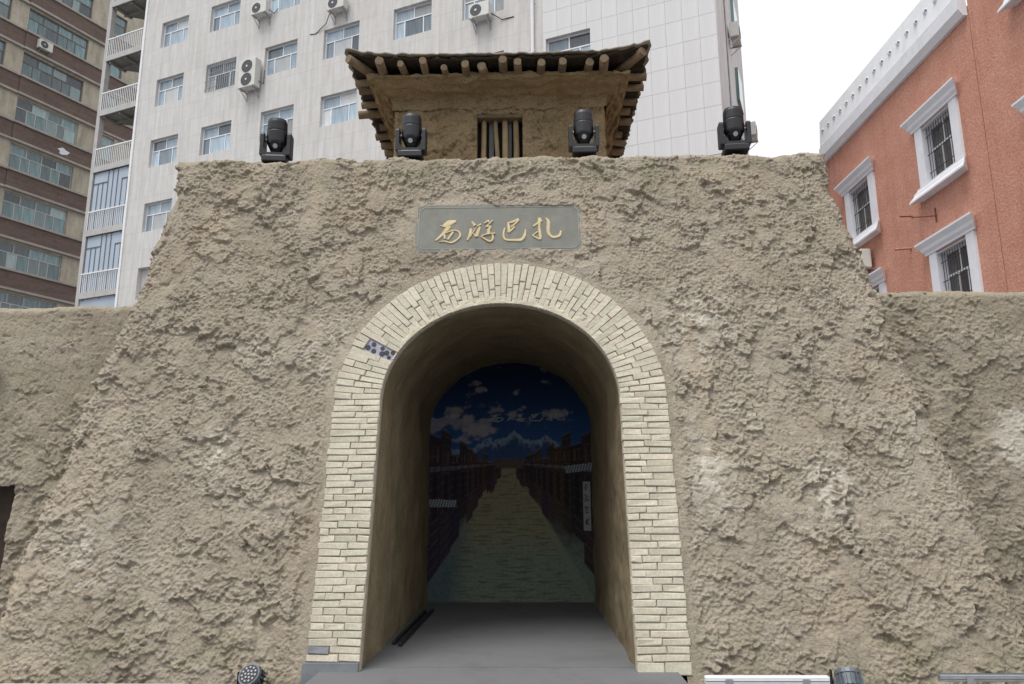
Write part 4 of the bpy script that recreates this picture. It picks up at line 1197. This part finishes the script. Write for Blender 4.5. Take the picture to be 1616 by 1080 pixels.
# --- orange building on the right   (local x runs towards the camera, local y into the wall)
Ob = empty('orange_block', (11.0, 20.0, -.12), R(-88.3)); tag(Ob, 'orange stucco building with white window surrounds at right', 'building')
def owin(cx, zb, zt, part=True):
    """opening cx±.66"""
    a, b = cx-.66, cx+.66
    window(Ob, a, b, zb, zt, .16, [(.60, [.36, .34, .30]), (.40, [.5, .5])], M['frame_w'], M['glass_o'], .055)
    bars(Ob, a+.02, b-.02, zb, zt, .045, 11, 3, M['iron'], .010)
    for s in (-1, 1):
        x0 = cx+s*.673; x1 = cx+s*1.0
        MB().box(min(x0, x1), max(x0, x1), -.07, .12 if False else -.001, zb-.02, zt+.08).build('jamb_surround', M['trim'], Ob)
    for b_ in ((a-.012, a+.001, -.06, .17, zb-.01, zt+.01), (b-.001, b+.012, -.06, .17, zb-.01, zt+.01), (a, b, -.06, .17, zt-.001, zt+.012), (a, b, -.06, .17, zb-.012, zb+.001)):
        MB().box(*b_).build('reveal_lining', M['trim'], Ob)
    prof = [(0, 0), (-.10, 0), (-.10, .05), (-.16, .12), (-.18, .20), (-.27, .32), (-.27, .37), (0, .37)]
    for nm, z, fl in (('head_moulding', zt+.081, 1), ('sill_moulding', zb-.021, -1)):
        pr = [(y, z+fl*h) for (y, h) in prof]
        mb = MB(); n = len(pr)
        # mitred ends: narrower at the inner end of the profile
        vs = [(cx+s*(1.02+(-y)*1.0), y, zz) for s in (-1, 1) for (y, zz) in pr]
        mb.add(vs, [tuple(range(n)), tuple(range(2*n-1, n-1, -1))]+[(i, n+i, n+(i+1) % n, (i+1) % n) for i in range(n)])
        mb.build(nm, M['trim'], Ob)
OW = []
for cx in (1.06, -3.45):
    for zb in (9.9, 6.28, 2.65): OW.append((cx, zb+ZO, zb+1.58+ZO))
OW2 = []
for cx in (5.55, 9.8):
    for zb in (12.78, 8.05, 4.4): OW2.append((cx, zb+ZO, zb+1.58+ZO))
SPL = 2.88
mb = MB(); facade(mb, -6.4, SPL, 0, 13.7, [(cx-.66, cx+.66, a, b) for (cx, a, b) in OW], .26)
mb.add([(-6.4, 0, 0), (-6.4, 9, 0), (-6.4, 9, 13.7), (-6.4, 0, 13.7)], [(0, 1, 2, 3)]); mb.add([(SPL, 0, 0), (SPL, .4, 0), (SPL, .4, 13.7), (SPL, 0, 13.7)], [(0, 1, 2, 3)]); mb.add([(-6.4, 0, 13.7), (SPL, 0, 13.7), (SPL, 9, 13.7), (-6.4, 9, 13.7)], [(0, 1, 2, 3)])
mb.build('wall', M['orange'], Ob, fix=False)
mb = MB(); facade(mb, SPL+.03, 14, 0, 17.5, [(cx-.66, cx+.66, a, b) for (cx, a, b) in OW2], .26)
mb.add([(SPL+.03, 0, 0), (SPL+.03, 9, 0), (SPL+.03, 9, 17.5), (SPL+.03, 0, 17.5)], [(0, 1, 2, 3)]); mb.add([(14, 0, 0), (14, 9, 0), (14, 9, 17.5), (14, 0, 17.5)], [(0, 1, 2, 3)]); mb.add([(SPL+.03, 0, 17.5), (14, 0, 17.5), (14, 9, 17.5), (SPL+.03, 9, 17.5)], [(0, 1, 2, 3)])
mb.build('wall', M['orange'], Ob, fix=False)
MB().box(SPL-.05, SPL+.08, .05, .10, 0, 13.7).build('joint_filler', M['iron'], Ob)
for (cx, a, b) in OW:
    if cx < -6 or a < 5: continue
    owin(cx, a, b)
for (cx, a, b) in OW2:
    if cx > 8 or a < 5: continue
    owin(cx, a, b)
# parapet: cornice step, fascia and knobs
FE = -5.7
cor = [(-.0, 13.45), (-.10, 13.45), (-.22, 13.62), (-.22, 13.98), (-.10, 14.02), (-.10, 14.10), (-.0, 14.10)]
MB().prism([(y, z) for (y, z) in cor], 'x', FE, SPL-.02).build('parapet_cornice', M['trim'], Ob)
MB().prism([(-.06, 14.101), (-.13, 14.101), (-.06, 15.12), (.2, 15.12), (.2, 14.101)], 'x', FE-.1, SPL-.02).build('parapet', M['trim2'], Ob)
for k in range(17):
    s = FE+.18+k*.49
    mb = MB(); n = 10; vs = []
    for (r, d) in ((.085, 0), (.08, .03), (.055, .055), (.02, .066)):
        for i in range(n): vs.append((r*math.cos(2*math.pi*i/n), -d, r*math.sin(2*math.pi*i/n)))
    fs = [(j*n+i, j*n+(i+1) % n, (j+1)*n+(i+1) % n, (j+1)*n+i) for j in range(3) for i in range(n)]+[tuple(3*n+i for i in range(n))]
    mb.add(vs, fs)
    kb = mb.build('parapet_knob', M['trim'], Ob, smooth=True, loc=(s, -.092, 14.62))
    MB().box(.035, .08, -.058, -.005, -.028, .028).build('knob_hole', M['stone'], kb)
# iron stubs sticking out of the stucco
MB().tube([(-.62, .02, 9.45), (-.50, -.42, 9.40)], .022, 6).build('iron_bracket', M['rust'], Ob)
MB().box(.50, .54, -.03, .02, 8.85, 9.25).build('iron_plate', M['rust'], Ob)
MB().tube([(.55, .02, 9.02), (.42, -.62, 9.02)], .02, 6).build('iron_bracket', M['rust'], Ob)
MB().tube([(-.85, .02, 8.57), (-.95, -.42, 8.57)], .035, 8).build('pipe_stub', M['orange'], Ob)

# --- air conditioners
def ac_unit(twin=False, cable=None, bracket=True):
    t = empty('air_conditioner')
    w, h, d = (.86, .60, .32) if not twin else (.95, 1.36, .36)
    c = MB().box(-w/2, w/2, -d, 0, 0, h).build('casing', M['ac'], t); bevel(c, .02, 2)
    for z in ((h*.5,) if not twin else (h*.27, h*.74)):
        r = h*.40 if not twin else .30
        xo = -w*.14 if not twin else 0
        n = 20
        MB().add([(xo+r*math.cos(2*math.pi*i/n), -d-.004, z+r*math.sin(2*math.pi*i/n)) for i in range(n)]+[(xo+r*math.cos(2*math.pi*i/n), -d-.014, z+r*math.sin(2*math.pi*i/n)) for i in range(n)],
                 [tuple(range(n)), tuple(range(n, 2*n))]+[(i, (i+1) % n, n+(i+1) % n, n+i) for i in range(n)]).build('fan_grille', M['acdark'], t)
        MB().tube([(xo, -d-.012, z), (xo, -d-.026, z)], .05, 10).build('fan_hub', M['ac'], t)
    if bracket:
        for s in (-1, 1):
            x = s*w*.36
            mb = MB().box(x-.02, x+.02, -d-.02, .12, -.045, -.004).tube([(x, -d+.02, -.045), (x, .10, -.36)], .018, 5).box(x-.02, x+.02, .10, .13, -.42, -.046)
            mb.build('bracket', M['steel'], t)
    if cable: MB().tube(cable, .018, 6).build('hose', M['cable'], t, smooth=True)
    return t
def put_ac(t, par, s, z, lab, y=-.13):
    rz = par.rotation_euler.z
    t.location = Vector(par.location)+Vector((s*math.cos(rz)-y*math.sin(rz), s*math.sin(rz)+y*math.cos(rz), z+.12)); t.rotation_euler = (0, 0, rz)
    tag(t, lab, 'air conditioner', 'air conditioners on the buildings')
put_ac(ac_unit(cable=[(.43, -.1, .2), (.6, .05, .05), (.75, .12, .3)]), Wb, 5.72, 22.92, 'small air conditioner high on the pale block, near its left side')
put_ac(ac_unit(twin=True, cable=[(.48, -.1, .3), (.62, .05, .2), (.6, .1, .9)]), Wb, 5.35, 19.35, 'tall air conditioner with two dark fans on the pale block')
put_ac(ac_unit(cable=[(-.4, -.1, .1), (-.7, .05, -.3), (-1.3, .12, -.6), (-1.6, .12, -.55)]), Wb, 9.95, 21.95, 'air conditioner cut by the top edge above the hut')
put_ac(ac_unit(cable=[(.43, -.1, .15), (.8, .1, -.1), (1.3, .12, -.1)]), Wb, 16.75, 19.65, 'white air conditioner under a window, above the hut roof')
put_ac(ac_unit(), Bb, -2.85, 30.05, 'weathered air conditioner on the brown banded building')
put_ac(ac_unit(cable=[(-.2, -.33, .62), (-.1, -.36, .8), (.05, -.3, .6), (.1, -.2, -.2)]), Ob, -3.35, 8.55, 'air conditioner under a white framed window of the orange building')
for k, (dy, z, lab) in enumerate(((3.2, 18.35, 'air conditioner at the upper right edge of the pale block'), (8.2, 16.7, 'air conditioner low on the right edge of the pale block'))):
    t = ac_unit(); rz = Wb.rotation_euler.z
    lx, ly = 25.64, dy
    t.location = Vector(Wb.location)+Vector((lx*math.cos(rz)-ly*math.sin(rz), lx*math.sin(rz)+ly*math.cos(rz), z+.12)); t.rotation_euler = (0, 0, rz+R(90))
    tag(t, lab, 'air conditioner', 'air conditioners on the buildings')

# ------------------------------------------------------------------ things along the foot of the wall
def flood(face):
    t = empty('floodlight')
    n = 20
    hb = MB()
    vs = []; prof = [(.0, .105), (.035, .108), (.04, .098), (.13, .092), (.14, .07)]
    for (y, r) in prof:
        for i in range(n): vs.append((r*math.cos(2*math.pi*i/n), y, r*math.sin(2*math.pi*i/n)))
    fs = [(j*n+i, j*n+(i+1) % n, (j+1)*n+(i+1) % n, (j+1)*n+i) for j in range(len(prof)-1) for i in range(n)]+[tuple(range(n)), tuple(4*n+i for i in range(n))]
    h = hb.add(vs, fs).build('housing', M['fin'], t, loc=(0, 0, .17), rot=face)
    for i in range(16):
        a = 2*math.pi*i/16
        f = MB().box(-.004, .004, .045, .135, .09, .118).build('cooling_fin', M['fin'], h, rot=(0, a, 0))
    MB().tube([(0, -.004, 0), (0, .004, 0)], .092, 20).build('lens', M['black2'], h)
    for (r, k) in ((0, 1), (.035, 6), (.068, 11)):
        for i in range(k):
            a = 2*math.pi*i/k
            MB().tube([(r*math.cos(a), -.009, r*math.sin(a)), (r*math.cos(a), -.003, r*math.sin(a))], .010, 7).build('led', M['led'], h)
    mb = MB()
    for s in (-1, 1): mb.box(s*.118-.004, s*.118+.004, .03, .07, 0, .18)
    mb.box(-.122, .122, .02, .08, 0, .006)
    mb.build('bracket', M['black'], t)
    return t
t = flood((R(-38), 0, R(-14))); t.location = (-2.42, 6.84, -.119); t.scale = (.9,)*3; tag(t, 'round floodlight with visible lamp dots at the left wall foot', 'floodlight', 'floodlights at the wall foot')
t = flood((R(-55), 0, R(172))); t.location = (2.66, 6.86, -.12); t.rotation_euler = (0, 0, 0); tag(t, 'grey finned floodlight seen from behind at the right wall foot', 'floodlight', 'floodlights at the wall foot')
def led_bar(name, x0, x1, y, z, m, label):
    t = empty(name, ((x0+x1)/2, y, -.12)); w = (x1-x0)/2
    b = MB().box(-w, w, -.03, .03, z, z+.055).build('channel', m, t); bevel(b, .004)
    MB().box(-w+.01, w-.01, -.012, .012, z+.055, z+.062).build('lens_strip', M['white_metal'] if m is M['white_metal'] else M['fin'], t)
    MB().box(-w, w, -.033, -.0305, z+.018, z+.024).build('groove', M['fin'], t)
    for s in (-.62, .62):
        MB().box(s*w-.03, s*w+.03, -.037, -.0335, 0, z+.04).build('clip', M['steel'], t)
    tag(t, label, 'light bar', 'light bars at the wall foot')
led_bar('light_bar', 1.45, 2.48, 6.80, .095, M['white_metal'], 'white light bar lying at the wall foot, right of the passage')
led_bar('light_bar', 3.42, 4.7, 6.86, .10, M['steel'], 'grey light bar at the far right of the wall foot')
led_bar('light_bar', -4.75, -2.95, 6.76, .03, M['white_metal'], 'thin white light bar along the bottom left edge')
o = MB().tube([(2.27, 6.98, .03), (2.33, 6.93, .01), (2.36, 6.88, -.03), (2.37, 6.83, -.06), (2.43, 6.80, -.05), (2.50, 6.84, -.04), (2.45, 6.86, .0), (2.36, 6.85, -.02), (2.30, 6.80, -.07), (2.28, 6.78, -.11)], .007, 6).build('power_cable', M['cable'], smooth=True)
tag(o, 'black cable looping from the wall over the white light bar', 'cable')
o = MB().tube([(-4.9, 6.95, -.10), (-4.2, 6.90, -.105), (-3.6, 6.96, -.105), (-3.0, 6.90, -.105), (-2.62, 6.93, -.10), (-2.45, 6.95, -.09)], .011, 6).build('power_cable', M['cable'], smooth=True)
tag(o, 'black cable along the foot of the wall left of the passage', 'cable')
# two bars lying along the left passage wall
for k, (x, y0, y1, lab) in enumerate(((-1.44, 8.35, 10.6, 'dark metal tube on the passage floor, nearest the left wall'), (-1.36, 8.25, 10.7, 'dark metal tube on the passage floor, the one farther from the wall'))):
    mb = MB().box(-.02, .02, 0, y1-y0, 0, .04)
    o = mb.build('metal_tube', M['black'], loc=(x, y0, .0), rot=(0, 0, R(-.6))); bevel(o, .006); tag(o, lab, 'tube', 'tubes in the passage')
# small yellow board on the left wing wall
t = empty('yellow_board', (-6.20, 8.36, 2.92)); tag(t, 'small yellow board in a dark frame at the left edge', 'sign')
MB().box(-.16, .13, -.03, .03, -.10, .12).build('frame', M['iron'], t); MB().box(-.14, .11, -.036, -.0305, -.08, .10).build('board', M['yellow'], t)
print('bricks', brick_n[0])
